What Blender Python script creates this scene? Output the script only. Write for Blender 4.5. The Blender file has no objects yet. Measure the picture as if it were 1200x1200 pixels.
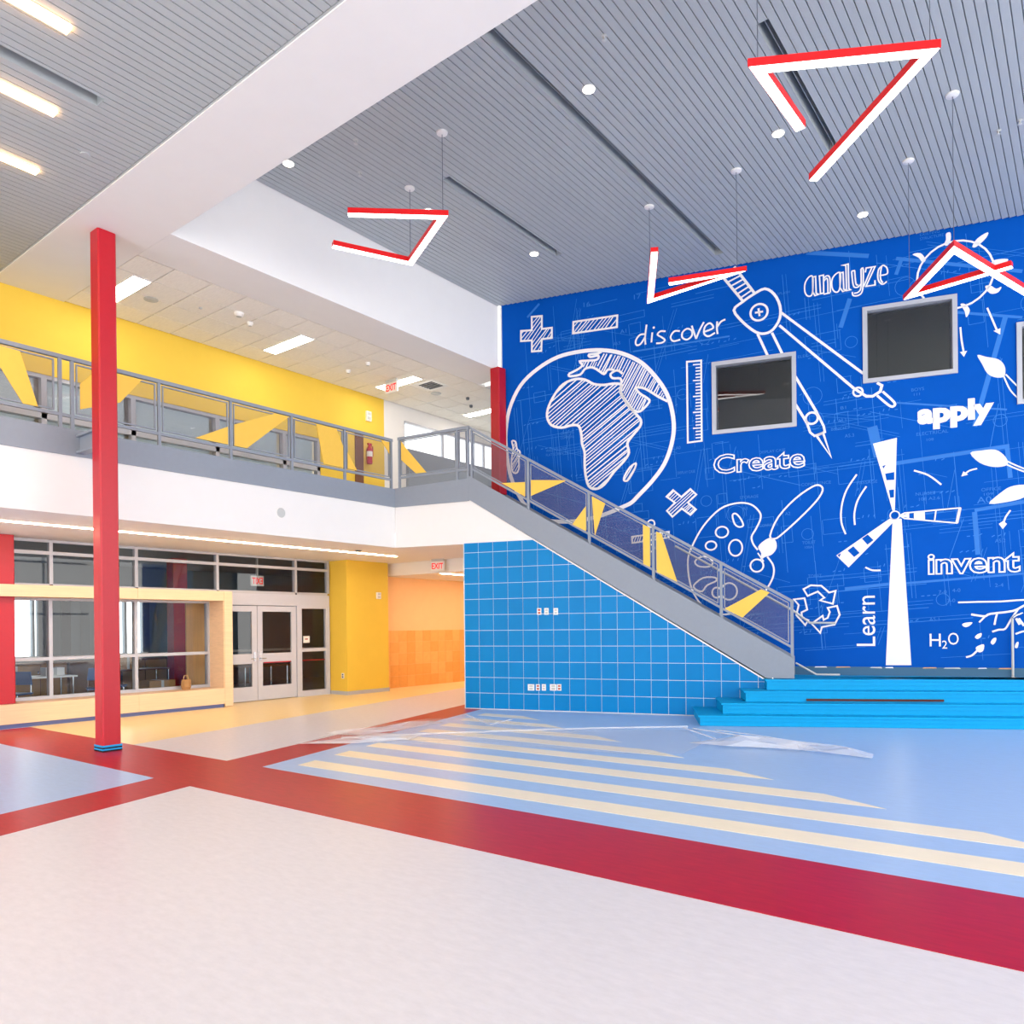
import bpy, math, random
from mathutils import Vector, Matrix, geometry
random.seed(7)
scene = bpy.context.scene
COL = scene.collection

# ------------------------------------------------------------------ camera, sky, exposure
FPX, HZ, EYE = 883.75, 733.45, 1.62            # focal length and horizon row in pixels (1200 px frame), eye height
PSI, RHO = math.radians(37.78), math.radians(0.6)
CAMP = Vector((0, 0, EYE))
FW = Vector((-math.sin(PSI), math.cos(PSI), 0))
R0 = Vector((math.cos(PSI), math.sin(PSI), 0))
ZUP = Vector((0, 0, 1))
RT = R0 * math.cos(RHO) - ZUP * math.sin(RHO)
UPV = ZUP * math.cos(RHO) + R0 * math.sin(RHO)
cd = bpy.data.cameras.new('camera')
cam = bpy.data.objects.new('camera', cd); COL.objects.link(cam)
cd.sensor_width = 36; cd.sensor_fit = 'HORIZONTAL'
cd.lens = FPX / 1200 * 36
cd.shift_y = (HZ - 600) / 1200
cd.clip_start = 0.05; cd.clip_end = 300
m4 = Matrix.Identity(4)
for i in range(3):
    m4[i][0] = RT[i]; m4[i][1] = UPV[i]; m4[i][2] = -FW[i]; m4[i][3] = CAMP[i]
cam.matrix_world = m4
scene.camera = cam

world = bpy.data.worlds.new('daylight'); scene.world = world
world.use_nodes = True
bg = world.node_tree.nodes['Background']
bg.inputs['Color'].default_value = (1.0, 0.983, 0.96, 1)
bg.inputs['Strength'].default_value = 2.6
vs = scene.view_settings
vs.view_transform = 'Standard'; vs.look = 'None'; vs.gamma = 1; vs.use_curve_mapping = False
vs.exposure = 0.8

# ------------------------------------------------------------------ projections: a pixel gives a direction, the plane gives the distance
def ray(u, v): return FW + RT * ((u - 600) / FPX) + UPV * ((HZ - v) / FPX)
def onz(u, v, z=0.0):
    d = ray(u, v); return CAMP + d * ((z - EYE) / d.z)
def onx(u, v, x):
    d = ray(u, v); return CAMP + d * (x / d.x)
MA = math.radians(16.86)
MD = Vector((math.cos(MA), math.sin(MA), 0)); MN = Vector((-math.sin(MA), math.cos(MA), 0))
NM, NT = 14.656, 13.537                         # mural wall plane, stair wall plane
def onm(u, v, n=NM):
    d = ray(u, v); p = CAMP + d * (n / d.dot(MN)); return (p.dot(MD), p.z)
def onmz(u, v, z):
    p = onz(u, v, z); return (p.dot(MD), p.dot(MN))
def XY(a, b, c): return Vector((a, b, c))
def YZ(a, b, c): return Vector((c, a, b))
def XZ(a, b, c): return Vector((a, c, b))
def MZ(a, b, c): return MD * a + MN * c + ZUP * b      # (m, z, n)
def MP(a, b, c): return MD * a + MN * b + ZUP * c      # (m, n, z)

# ------------------------------------------------------------------ materials
def lin(c):
    o = []
    for x in c:
        x /= 255.0
        o.append(x / 12.92 if x <= 0.04045 else ((x + 0.055) / 1.055) ** 2.4)
    return tuple(o)
MATS = {}
def mat(name, rgb, rough=0.5, spec=0.3, metal=0.0, var=0.0, scale=8.0, stretch=(1, 1, 1), emit=0.0, bump=0.0):
    if name in MATS: return MATS[name]
    m = bpy.data.materials.new(name); m.use_nodes = True
    nt = m.node_tree; b = nt.nodes['Principled BSDF']
    c = lin(rgb)
    b.inputs['Base Color'].default_value = (*c, 1)
    b.inputs['Roughness'].default_value = rough
    b.inputs['Metallic'].default_value = metal
    b.inputs['Specular IOR Level'].default_value = spec
    if emit:
        b.inputs['Emission Color'].default_value = (*c, 1); b.inputs['Emission Strength'].default_value = emit
    if var or bump:
        tc = nt.nodes.new('ShaderNodeTexCoord'); mp = nt.nodes.new('ShaderNodeMapping')
        mp.inputs['Scale'].default_value = stretch
        nz = nt.nodes.new('ShaderNodeTexNoise'); nz.inputs['Scale'].default_value = scale
        nz.inputs['Detail'].default_value = 6; nz.inputs['Roughness'].default_value = 0.65
        nt.links.new(tc.outputs['Object'], mp.inputs['Vector']); nt.links.new(mp.outputs['Vector'], nz.inputs['Vector'])
        if var:
            cr = nt.nodes.new('ShaderNodeValToRGB')
            cr.color_ramp.elements[0].position = 0.3; cr.color_ramp.elements[1].position = 0.7
            cr.color_ramp.elements[0].color = (*[x * (1 - var) for x in c], 1)
            cr.color_ramp.elements[1].color = (*[min(1, x * (1 + var) + var * 0.02) for x in c], 1)
            nt.links.new(nz.outputs['Fac'], cr.inputs['Fac']); nt.links.new(cr.outputs['Color'], b.inputs['Base Color'])
        if bump:
            bp = nt.nodes.new('ShaderNodeBump'); bp.inputs['Strength'].default_value = bump
            nt.links.new(nz.outputs['Fac'], bp.inputs['Height']); nt.links.new(bp.outputs['Normal'], b.inputs['Normal'])
    MATS[name] = m
    return m
def glass(name, tint=(0.9, 0.95, 0.97), refl=0.06, fres=0.5):
    m = bpy.data.materials.new(name); m.use_nodes = True; nt = m.node_tree; nt.nodes.clear()
    out = nt.nodes.new('ShaderNodeOutputMaterial'); mix = nt.nodes.new('ShaderNodeMixShader')
    tr = nt.nodes.new('ShaderNodeBsdfTransparent'); tr.inputs['Color'].default_value = (*tint, 1)
    gl = nt.nodes.new('ShaderNodeBsdfGlossy'); gl.inputs['Roughness'].default_value = 0.02
    fr = nt.nodes.new('ShaderNodeFresnel'); fr.inputs['IOR'].default_value = 1.5
    ma = nt.nodes.new('ShaderNodeMath'); ma.operation = 'MULTIPLY_ADD'
    ma.inputs[1].default_value = fres; ma.inputs[2].default_value = refl
    nt.links.new(fr.outputs[0], ma.inputs[0]); nt.links.new(ma.outputs[0], mix.inputs[0])
    nt.links.new(tr.outputs[0], mix.inputs[1]); nt.links.new(gl.outputs[0], mix.inputs[2])
    nt.links.new(mix.outputs[0], out.inputs[0])
    MATS[name] = m; return m
def veil(name, rgb, alpha, holes=0.0, spec=0.3):
    """semi-open sheet: perforated metal or clear film"""
    m = bpy.data.materials.new(name); m.use_nodes = True; nt = m.node_tree; nt.nodes.clear()
    out = nt.nodes.new('ShaderNodeOutputMaterial'); mix = nt.nodes.new('ShaderNodeMixShader')
    tr = nt.nodes.new('ShaderNodeBsdfTransparent')
    b = nt.nodes.new('ShaderNodeBsdfPrincipled'); b.inputs['Base Color'].default_value = (*lin(rgb), 1)
    b.inputs['Roughness'].default_value = 0.45; b.inputs['Specular IOR Level'].default_value = spec
    mix.inputs[0].default_value = alpha
    if holes:
        tc = nt.nodes.new('ShaderNodeTexCoord'); vo = nt.nodes.new('ShaderNodeTexVoronoi')
        vo.inputs['Scale'].default_value = holes; vo.inputs['Randomness'].default_value = 0.0
        mr = nt.nodes.new('ShaderNodeMapRange')
        mr.inputs[1].default_value = 0.30; mr.inputs[2].default_value = 0.52
        mr.inputs[3].default_value = max(0, alpha - 0.22); mr.inputs[4].default_value = min(1, alpha + 0.22)
        nt.links.new(tc.outputs['Object'], vo.inputs['Vector']); nt.links.new(vo.outputs['Distance'], mr.inputs[0])
        nt.links.new(mr.outputs[0], mix.inputs[0])
    nt.links.new(tr.outputs[0], mix.inputs[1]); nt.links.new(b.outputs[0], mix.inputs[2]); nt.links.new(mix.outputs[0], out.inputs[0])
    MATS[name] = m; return m

WHITE = mat('white_paint', (238, 236, 234), 0.6, 0.2, var=0.01, scale=3)
FASC = mat('cool_white_paint', (238, 236, 234), 0.6, 0.2, var=0.01, scale=3)
SOFF = mat('soffit_paint', (238, 236, 234), 0.6, 0.2, var=0.01, scale=3)
SLAT = mat('slat_metal', (178, 184, 187), 0.45, 0.3, var=0.03, scale=6, stretch=(1, .1, 1))
SLATG = mat('slat_backing', (178, 184, 187), 0.8, 0.1)
LINO = mat('linoleum_white', (217, 212, 216), 0.34, 0.3, var=0.05, scale=9, stretch=(1, 2.2, 1))
LRED = mat('linoleum_red', (178, 8, 30), 0.34, 0.22, var=0.12, scale=7, stretch=(.7, 3, 1))
LBLUE = mat('linoleum_blue', (166, 194, 232), 0.32, 0.35, var=0.05, scale=8, stretch=(.8, 2.5, 1))
LYEL = mat('linoleum_cream', (248, 234, 204), 0.32, 0.35, var=0.02, scale=8)
LWHE = mat('linoleum_wheat', (246, 220, 160), 0.32, 0.35, var=0.03, scale=8)
RED = mat('red_steel_paint', (184, 14, 36), 0.38, 0.45, var=0.03, scale=20)
REDL = mat('red_lamp_housing', (226, 22, 26), 0.4, 0.4)
STEEL = mat('grey_steel_paint', (140, 148, 160), 0.42, 0.35, var=0.02, scale=14)
STEELD = mat('dark_tread', (92, 98, 108), 0.6, 0.2, var=0.08, scale=20)
ALU = mat('aluminium_frame', (186, 188, 196), 0.4, 0.4, 0.2)
ALUD = mat('door_paint', (196, 198, 210), 0.45, 0.35, var=0.015, scale=20)
WOOD = mat('pale_maple', (236, 202, 164), 0.42, 0.35, var=0.07, scale=5, stretch=(1, .25, 8))
WOODO = mat('maple_reveal', (232, 176, 112), 0.45, 0.3, var=0.08, scale=5, stretch=(1, 6, .3))
YELW = mat('yellow_wall_paint', (236, 199, 76), 0.6, 0.2, var=0.015, scale=3)
YELP = mat('yellow_accent_sheet', (242, 196, 82), 0.45, 0.3, var=0.02, scale=12)
ORW = mat('peach_wall_paint', (250, 204, 150), 0.6, 0.2, var=0.02, scale=4)
OT = [mat('orange_tile_%s' % a, c, 0.4, 0.35, var=0.06, scale=9) for a, c in (('mid', (246, 180, 100)), ('deep', (242, 172, 90)), ('pale', (248, 186, 108)))]
TILE = mat('blue_tile_glaze', (0, 130, 198), 0.32, 0.12, var=0.03, scale=2)
TILEB = mat('blue_tile_glaze_deep', (0, 127, 195), 0.32, 0.12, var=0.03, scale=2)
GROUT = mat('pale_grout', (214, 226, 236), 0.8, 0.1)
CYAN = mat('cyan_rubber_step', (0, 158, 214), 0.45, 0.15, var=0.02, scale=8)
STAGE = mat('stage_floor_blue_grey', (70, 150, 190), 0.4, 0.35, var=0.06, scale=6)
MUR = mat('mural_blue_print', (0, 82, 178), 0.6, 0.06, var=0.06, scale=0.9)
MURL = mat('blueprint_pale_line', (52, 128, 212), 0.55, 0.2)
MURM = mat('blueprint_band', (50, 120, 204), 0.55, 0.2)
INK = mat('mural_white_print', (240, 238, 240), 0.55, 0.2)
INKP = mat('mural_pale_print', (222, 226, 240), 0.55, 0.2)
BLACK = mat('dark_rubber', (28, 28, 32), 0.6, 0.2)
DARKR = mat('upper_room_paint', (150, 150, 146), 0.8, 0.1)
ROOMW = mat('room_wall_grey_blue', (118, 132, 142), 0.7, 0.15, var=0.03, scale=2)
ROOMF = mat('room_floor_grey', (150, 158, 176), 0.5, 0.25, var=0.06, scale=6)
CARD = mat('cardboard', (176, 134, 88), 0.8, 0.1, var=0.06, scale=10)
DWOOD = mat('brown_laminate', (120, 80, 58), 0.5, 0.25, var=0.1, scale=6)
PLAST = mat('white_plastic', (240, 238, 234), 0.4, 0.4)
PLASTG = mat('grey_plastic', (196, 198, 196), 0.5, 0.3)
BLUEP = mat('blue_chair_shell', (52, 92, 150), 0.45, 0.3)
CHROME = mat('chrome', (190, 194, 200), 0.2, 0.5, 0.9)
TAPE = mat('cyan_tape', (24, 158, 222), 0.5, 0.3)
TOE = mat('slate_toe_kick', (98, 108, 156), 0.5, 0.3)
MAROON = mat('maroon_paint', (118, 42, 76), 0.5, 0.3)
SIGNR = mat('exit_red', (226, 40, 36), 0.5, 0.2, emit=0.5)
CTILE = mat('ceiling_tile_board', (246, 242, 234), 0.85, 0.1, var=0.05, scale=10, stretch=(1, 6, 1))
GRID = mat('ceiling_grid_metal', (240, 238, 232), 0.6, 0.2)
BLIND = mat('blind_slat', (238, 249, 253), 0.55, 0.2, var=0.14, scale=6, stretch=(1, .2, 22))
LAMPW = mat('lamp_white', (255, 244, 228), 0.5, 0.2, emit=11.0)
LAMPC = mat('lamp_diffuser', (255, 252, 246), 0.5, 0.2, emit=2.6)
LAMPO = mat('lamp_warm', (255, 224, 188), 0.5, 0.2, emit=32.0)
LAMPL = mat('lamp_amber', (255, 196, 132), 0.5, 0.2, emit=12.0)
BALF = mat('balcony_floor_sheet', (206, 200, 192), 0.4, 0.3, var=0.04, scale=6)
GLASS = glass('clear_glass', (0.86, 0.92, 0.95), 0.03, 0.6)
GLASSD = glass('dark_glass', (0.72, 0.74, 0.72), 0.08, 0.7)
MESH = veil('perforated_sheet', (104, 102, 112), 0.36)
FILM = veil('clear_film', (236, 236, 240), 0.20, spec=0.5)
FILMW = veil('clear_film_fold', (244, 244, 248), 0.42, spec=0.5)

# ------------------------------------------------------------------ builders
WLOC = {}
class MB:
    def __init__(s): s.v = []; s.f = []; s.mi = []; s.cur = 0
    def add(s, vs_, fs):
        k = len(s.v); s.v += [Vector(p) for p in vs_]
        for f in fs: s.f.append([k + i for i in f]); s.mi.append(s.cur)
        return s
    def prism(s, poly, fr, c0, c1):
        n = len(poly)
        a = [fr(p[0], p[1], c0) for p in poly]; b = [fr(p[0], p[1], c1) for p in poly]
        return s.add(a + b, [list(range(n))[::-1], list(range(n, 2 * n))] + [[i, (i + 1) % n, n + (i + 1) % n, n + i] for i in range(n)])
    def box(s, x, y, z, fr=XY): return s.prism([(x[0], y[0]), (x[1], y[0]), (x[1], y[1]), (x[0], y[1])], fr, z[0], z[1])
    def mbox(s, m, n, z): return s.prism([(m[0], z[0]), (m[1], z[0]), (m[1], z[1]), (m[0], z[1])], MZ, n[1], n[0])
    def bar(s, p, q, w, h, up=ZUP):
        p, q = Vector(p), Vector(q); d = (q - p).normalized(); sd = d.cross(up).normalized(); u2 = sd.cross(d).normalized()
        c = [sd * (a * w / 2) + u2 * (b * h / 2) for a, b in ((-1, -1), (1, -1), (1, 1), (-1, 1))]
        return s.add([p + x for x in c] + [q + x for x in c], [[3, 2, 1, 0], [4, 5, 6, 7]] + [[i, (i + 1) % 4, 4 + (i + 1) % 4, 4 + i] for i in range(4)])
    def tube(s, pts, r, n=8):
        pts = [Vector(p) for p in pts]; k = len(pts); vs_ = []
        for i, p in enumerate(pts):
            d = (pts[min(i + 1, k - 1)] - pts[max(i - 1, 0)]).normalized()
            a = d.orthogonal().normalized() if abs(d.z) > 0.95 else d.cross(ZUP).normalized()
            b = d.cross(a).normalized()
            vs_ += [p + (a * math.cos(t) + b * math.sin(t)) * r for t in (2 * math.pi * j / n for j in range(n))]
        fs = [[i * n + j, i * n + (j + 1) % n, (i + 1) * n + (j + 1) % n, (i + 1) * n + j] for i in range(k - 1) for j in range(n)]
        return s.add(vs_, fs + [list(range(n))[::-1], list(range((k - 1) * n, k * n))])
    def lathe(s, c, prof, n=16, ax=ZUP):
        """profile [(r, t)] turned about axis ax through c"""
        c = Vector(c); a = ax.orthogonal().normalized(); b = ax.cross(a).normalized(); vs_ = []
        for r, t in prof:
            vs_ += [c + ax * t + (a * math.cos(q) + b * math.sin(q)) * max(r, 1e-4) for q in (2 * math.pi * j / n for j in range(n))]
        k = len(prof)
        fs = [[i * n + j, i * n + (j + 1) % n, (i + 1) * n + (j + 1) % n, (i + 1) * n + j] for i in range(k - 1) for j in range(n)]
        return s.add(vs_, fs + [list(range(n))[::-1], list(range((k - 1) * n, k * n))])
    def build(s, name, m, parent=None, smooth=False):
        w = WLOC.get(parent.name, Vector()) if parent else Vector()
        me = bpy.data.meshes.new(name); me.from_pydata([p - w for p in s.v], [], s.f)
        for x in (m if isinstance(m, (list, tuple)) else [m]): me.materials.append(x)
        if any(s.mi): me.polygons.foreach_set('material_index', s.mi)
        if smooth: me.polygons.foreach_set('use_smooth', [True] * len(me.polygons))
        me.update()
        o = bpy.data.objects.new(name, me); COL.objects.link(o)
        if parent: o.parent = parent; WLOC[o.name] = w
        return o
def tag(o, label=None, cat=None, group=None, kind=None):
    if label: o['label'] = label
    if cat: o['category'] = cat
    if group: o['group'] = group
    if kind: o['kind'] = kind
    return o
def struct(o, label=None): return tag(o, label, None, None, 'structure')
def thing(name, loc, label, cat, group=None):
    o = bpy.data.objects.new(name, None); COL.objects.link(o); o.location = loc; o.empty_display_size = 0.1
    WLOC[o.name] = Vector(loc); return tag(o, label, cat, group)
def sroot(name, loc=(0, 0, 0), label=None):
    o = bpy.data.objects.new(name, None); COL.objects.link(o); o.location = loc
    WLOC[o.name] = Vector(loc); return struct(o, label)
def box(name, x, y, z, m, parent=None): return MB().box(x, y, z).build(name, m, parent)
def mbox(name, mm, n, z, m, parent=None): return MB().mbox(mm, n, z).build(name, m, parent)
def quad(name, a, b_, c, fr, m, parent=None):
    return MB().add([fr(a[0], b_[0], c), fr(a[1], b_[0], c), fr(a[1], b_[1], c), fr(a[0], b_[1], c)], [[0, 1, 2, 3]]).build(name, m, parent)
def holes_wall(b, r, holes, fr, c0, c1):
    xs = sorted({r[0], r[1], *[h[0] for h in holes], *[h[1] for h in holes]}); ys = sorted({r[2], r[3], *[h[2] for h in holes], *[h[3] for h in holes]})
    for i in range(len(xs) - 1):
        for j in range(len(ys) - 1):
            cx, cy = (xs[i] + xs[i + 1]) / 2, (ys[j] + ys[j + 1]) / 2
            if any(h[0] < cx < h[1] and h[2] < cy < h[3] for h in holes): continue
            b.prism([(xs[i], ys[j]), (xs[i + 1], ys[j]), (xs[i + 1], ys[j + 1]), (xs[i], ys[j + 1])], fr, c0, c1)
    return b
def clip(poly, a, b, c):
    """keep a*x+b*y+c >= 0"""
    out = []
    for i in range(len(poly)):
        p, q = poly[i], poly[(i + 1) % len(poly)]
        dp, dq = a * p[0] + b * p[1] + c, a * q[0] + b * q[1] + c
        if dp >= 0: out.append(p)
        if dp * dq < 0:
            t = dp / (dp - dq); out.append((p[0] + (q[0] - p[0]) * t, p[1] + (q[1] - p[1]) * t))
    return out
def smooth(pts, closed=False, n=5):
    k = len(pts); out = []
    g = (lambda i: pts[i % k]) if closed else (lambda i: pts[max(0, min(k - 1, i))])
    for i in range(k if closed else k - 1):
        p0, p1, p2, p3 = g(i - 1), g(i), g(i + 1), g(i + 2)
        for j in range(n):
            t = j / n
            out.append(tuple(0.5 * (2 * p1[a] + (p2[a] - p0[a]) * t + (2 * p0[a] - 5 * p1[a] + 4 * p2[a] - p3[a]) * t * t + (3 * p1[a] - p0[a] - 3 * p2[a] + p3[a]) * t ** 3) for a in (0, 1)))
    if not closed: out.append(tuple(pts[-1]))
    return out
def text_mesh(body, outline=0.0, shear=0.0, bold=0.0):
    cu = bpy.data.curves.new('t', 'FONT'); cu.body = body; cu.size = 1.0; cu.shear = shear; cu.resolution_u = 3; cu.offset = bold
    if outline: cu.fill_mode = 'NONE'; cu.bevel_depth = outline; cu.bevel_resolution = 0
    ob = bpy.data.objects.new('t', cu); COL.objects.link(ob)
    dg = bpy.context.evaluated_depsgraph_get(); dg.update()
    me = bpy.data.meshes.new_from_object(ob.evaluated_get(dg))
    vs_ = [tuple(v.co) for v in me.vertices]; fs = [list(p.vertices) for p in me.polygons]
    bpy.data.objects.remove(ob); bpy.data.curves.remove(cu); bpy.data.meshes.remove(me)
    return vs_, fs
TXT = {}
def text_to(b, body, fr, origin, width, height, c, rot=0.0, **k):
    """lay the word into a builder: lower-left origin in the 2-d frame, stretched to width x height (height of the ink box)"""
    key = (body, tuple(sorted(k.items())))
    if key not in TXT: TXT[key] = text_mesh(body, **k)
    vs_, fs = TXT[key]
    x0, x1 = min(v[0] for v in vs_), max(v[0] for v in vs_); y0, y1 = min(v[1] for v in vs_), max(v[1] for v in vs_)
    sx, sy = width / (x1 - x0), height / (y1 - y0); cr, sr = math.cos(rot), math.sin(rot); out = []
    for v in vs_:
        a, q = (v[0] - x0) * sx, (v[1] - y0) * sy
        out.append(fr(origin[0] + a * cr - q * sr, origin[1] + a * sr + q * cr, c - max(0, v[2]) * 0.02))
    b.add(out, fs)

# ================================================================== FLOOR
floor = struct(box('floor', (-22, 9), (-9, 21), (-0.15, 0), LINO))
yl = lambda x: 4.05 + .0105 * (x + 13)
yu = lambda x: 5.07 + .018 * (x + 13)
xu = lambda y: -8.13 - .29 * (y - 4.09)
xl = lambda y: -7.41 - .291 * (y - 4.08)
xp = lambda y: -10.77 - .25 * (y - 5.18)
def inlay(poly, top, m): return MB().prism(poly, XY, 0, top).build('floor_inlay', m, floor)
inlay([(xl(5.1), 5.1), (8.8, 5.3), (8.8, 16), (-6, 16), (xl(12), 12)], .0020, LBLUE)
inlay([(xu(-8), -8), (xu(4.1), 4.1), (-14.2, 4.1), (-14.2, -8)], .0020, LBLUE)
inlay([(xp(5.05), 5.05), (xp(20.5), 20.5), (-16, 20.5), (-16, 13.2), (-15.6, 5.05)], .0020, LWHE)
inlay([(-14.2, yl(-14.2)), (8.8, yl(8.8)), (8.8, yu(8.8)), (-14.2, yu(-14.2))], .0032, LRED)
inlay([(xu(-8), -8), (xl(-8), -8), (xl(4.12), 4.12), (xu(4.12), 4.12)], .0030, LRED)
inlay([(xu(5.1), 5.1), (xl(5.1), 5.1), (xl(20), 20), (xu(20), 20)], .0030, LRED)
sl = .036
tips = [(2.6, 6.0), (-.1, 6.6), (-1.45, 7.2), (-2.65, 7.84), (-3.95, 8.48), (-5.2, 9.2), (-6.55, 9.95), (-7.54, 10.6)]
for i in range(8):
    y0 = 5.48 + .708 * i; x0 = -7.47 - .29 * (y0 - 5.48)
    L = lambda x, d=0: y0 + d + sl * (x - x0)
    xt = tips[i][0]; bk = xt - .60
    inlay([(x0, y0), (xt, L(xt)), (bk, L(bk, .32)), (x0 - .09, y0 + .32)], .0040, LYEL)

# plastic film left on the floor
def film(b, px, z, jit, n=7):
    poly = [onz(u, v, 0) for u, v in px]; c = sum(poly, Vector()) / len(poly)
    rings = []
    for r in range(n):
        t = 1 - r / n
        rings.append([c.lerp(p, t) + Vector((random.uniform(-.06, .06) * (r > 0), random.uniform(-.06, .06) * (r > 0), z + random.uniform(0, jit) * (1 if r else .2))) for p in poly])
    k = len(poly); vs_ = [p for r in rings for p in r] + [c + ZUP * z]
    fs = [[r * k + i, r * k + (i + 1) % k, (r + 1) * k + (i + 1) % k, (r + 1) * k + i] for r in range(n - 1) for i in range(k)]
    fs += [[(n - 1) * k + i, (n - 1) * k + (i + 1) % k, n * k] for i in range(k)]
    b.add(vs_, fs)
ft = thing('plastic_sheet', onz(600, 862), 'crumpled clear plastic sheeting lying over the cream floor stripes', 'plastic sheet')
b = MB(); film(b, [(352, 873), (430, 872), (520, 874), (620, 876), (720, 884), (800, 885), (825, 872), (806, 857), (720, 856), (640, 853), (560, 842), (500, 843), (430, 852), (385, 862)], .012, .03)
b.build('film', FILM, ft)
b = MB()
film(b, [(806, 872), (850, 877), (905, 879), (960, 884), (1022, 891), (1024, 887), (985, 876), (940, 872), (890, 869), (850, 866)], .016, .09, 4)
film(b, [(345, 874), (400, 868), (440, 861), (500, 862), (480, 868), (410, 873)], .016, .05, 4)
film(b, [(380, 862), (440, 854), (505, 846), (520, 848), (470, 857), (420, 863)], .016, .05, 4)
def fold(px, r): b.tube([onz(u, v, 0) + ZUP * (.018 + random.uniform(0, .012)) for u, v in px], r, 5)
fold([(400, 867), (500, 862), (600, 858), (700, 855), (806, 853)], .014)
fold([(812, 855), (850, 861), (930, 873)], .010); fold([(838, 857), (880, 863), (960, 875)], .008)
fold([(545, 838), (575, 851), (600, 844)], .010); fold([(800, 854), (838, 868)], .012)
b.build('fold', FILMW, ft)

# ================================================================== CEILINGS, BEAM, FASCIA
ZB, ZC, ZL = 6.954, 8.29, 6.972
SLOTS = [(-5.40, -5.24, 5.3, 13.1), (-7.66, -7.52, 8.3, 11.3), (-2.95, -2.80, 8.35, 11.3)]
pL = onz(123, 116, ZL); SLOTL = [(pL.x - .17, pL.x, -2.0, pL.y)]
def slat_pieces(x0, x1, y0, y1, z, slots, par):
    for s0, s1, t0, t1 in slots:
        if x0 < s1 and x1 > s0 and t0 < y1 and t1 > y0:
            for a, c, d_, e in ((x0, x1, y0, t0), (x0, x1, t1, y1), (x0, s0, t0, t1), (s1, x1, t0, t1)):
                if c - a > .004 and e - d_ > .06: MB().box((a, c), (d_, e), (z, z + .034)).build('slat', SLAT, par)
            return
    MB().box((x0, x1), (y0, y1), (z, z + .034)).build('slat', SLAT, par)
ceil = struct(holes_wall(MB(), (-9.83, 8.8, 5.25, 18.2), SLOTS, XY, ZC + .035, ZC + .12).build('ceiling', SLATG))
ymur = lambda x: (NM + x * math.sin(MA)) / math.cos(MA)
P_ = .1016
k = 0; x = -9.82
while x < 6.4:
    slat_pieces(x, x + P_ - .012, 5.25, ymur(x) - .03, ZC, SLOTS, ceil)
    x += P_
ceil2 = struct(holes_wall(MB(), (-13.2, 8.8, -8.8, 4.24), SLOTL, XY, ZL + .035, ZL + .12).build('ceiling_left', SLATG))
x = -13.19
while x < 8.6:
    slat_pieces(x, x + P_ - .012, -8.8, 4.215, ZL, SLOTL, ceil2)
    x += P_
box('edge_trim', (-13.19, 8.8), (4.222, 4.24), (ZL - .004, ZL + .034), SLAT, ceil2)
struct(box('trim_1', (-13.2, 8.8), (4.24, 5.252), (ZB, 8.40), WHITE))
b = MB(); b.box((-9.98, -9.83), (5.255, 12.32), (ZB, 8.40)); b.box((-10.74, -9.98), (5.255, 12.75), (ZB, ZB + .12))
struct(b.build('wall_fascia', FASC))
# lobby ceiling of lay-in tiles over the balcony
b = MB(); b.box((-13.2, -10.745), (5.255, 18.2), (ZB + .03, ZB + .11)); b.box((-10.745, -8.6), (12.95, 18.2), (ZB + .03, ZB + .11)); ceil3 = struct(b.build('ceiling_balcony', GRID))
for i in range(4):
    for j in range(21):
        x0 = -10.76 - .605 * (i + 1); y0 = 5.26 + .6 * j - .05
        box('ceiling_tile', (x0 + .009, x0 + .596), (max(5.262, y0 + .009), y0 + .591), (ZB + .004, ZB + .03), CTILE, ceil3)
box('ceiling_panel', (-10.74, -8.6), (12.95, 18.2), (ZB, ZB + .03), WHITE, ceil3)

# ================================================================== UPPER WALL (yellow, with windows) AND LOBBY
XY2 = -13.2
b = MB(); holes_wall(b, (-8, 12.2, 4.3, 7.0), [(1.0, 10.35, 4.5, 5.70)], YZ, XY2 - .2, XY2)
wy = struct(b.build('wall_yellow', YELW))
b = MB(); holes_wall(b, (12.2, 18.2, 4.3, ZB + .03), [(12.85, 18.0, 5.92, 6.62)], YZ, XY2 - .2, XY2)
struct(b.build('wall_lobby', WHITE))
struct(box('wall_half', (XY2 + .002, XY2 + .10), (12.9, 18.1), (4.36, 5.93), STEEL))
w = sroot('window_8', (XY2, 12.85, 5.92))
for y in (12.87, 14.26, 15.9, 17.5): box('mullion', (XY2 - .10, XY2 - .03), (y - .03, y + .03), (5.93, 6.62), ALU, w)
box('head', (XY2 - .10, XY2 - .01), (12.9, 18), (6.57, 6.62), ALU, w)
quad('pane', (12.9, 18), (5.93, 6.57), XY2 - .07, YZ, GLASS, w)
struct(box('wall_lobby_end', (-13.4, -8.6), (18.2, 18.4), (0, ZB + .1), WHITE))
# windows of the upper rooms, blinds behind
w = sroot('window_7', (XY2, 5, 4.5))
box('frame_head', (XY2 - .14, XY2 - .02), (1, 10.35), (5.64, 5.70), ALU, w)
box('frame_rail', (XY2 - .14, XY2 - .01), (1, 10.35), (5.00, 5.13), ALU, w)
box('frame_sill', (XY2 - .14, XY2 - .02), (1, 10.35), (4.5, 4.55), ALU, w)
for y in (3.45, 4.95, 6.36, 7.95, 9.45, 10.32): box('mullion', (XY2 - .14, XY2 - .01), (y - .04, y + .04), (4.55, 5.64), ALU, w)
ys = [1.0, 3.41, 4.91, 6.32, 7.91, 9.41, 10.3]
for a, c in zip(ys[:-1], ys[1:]):
    quad('pane', (a + .06, c - .02), (5.13, 5.64), XY2 - .09, YZ, GLASS, w)
    quad('pane', (a + .06, c - .02), (4.55, 5.00), XY2 - .09, YZ, GLASS, w)
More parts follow.
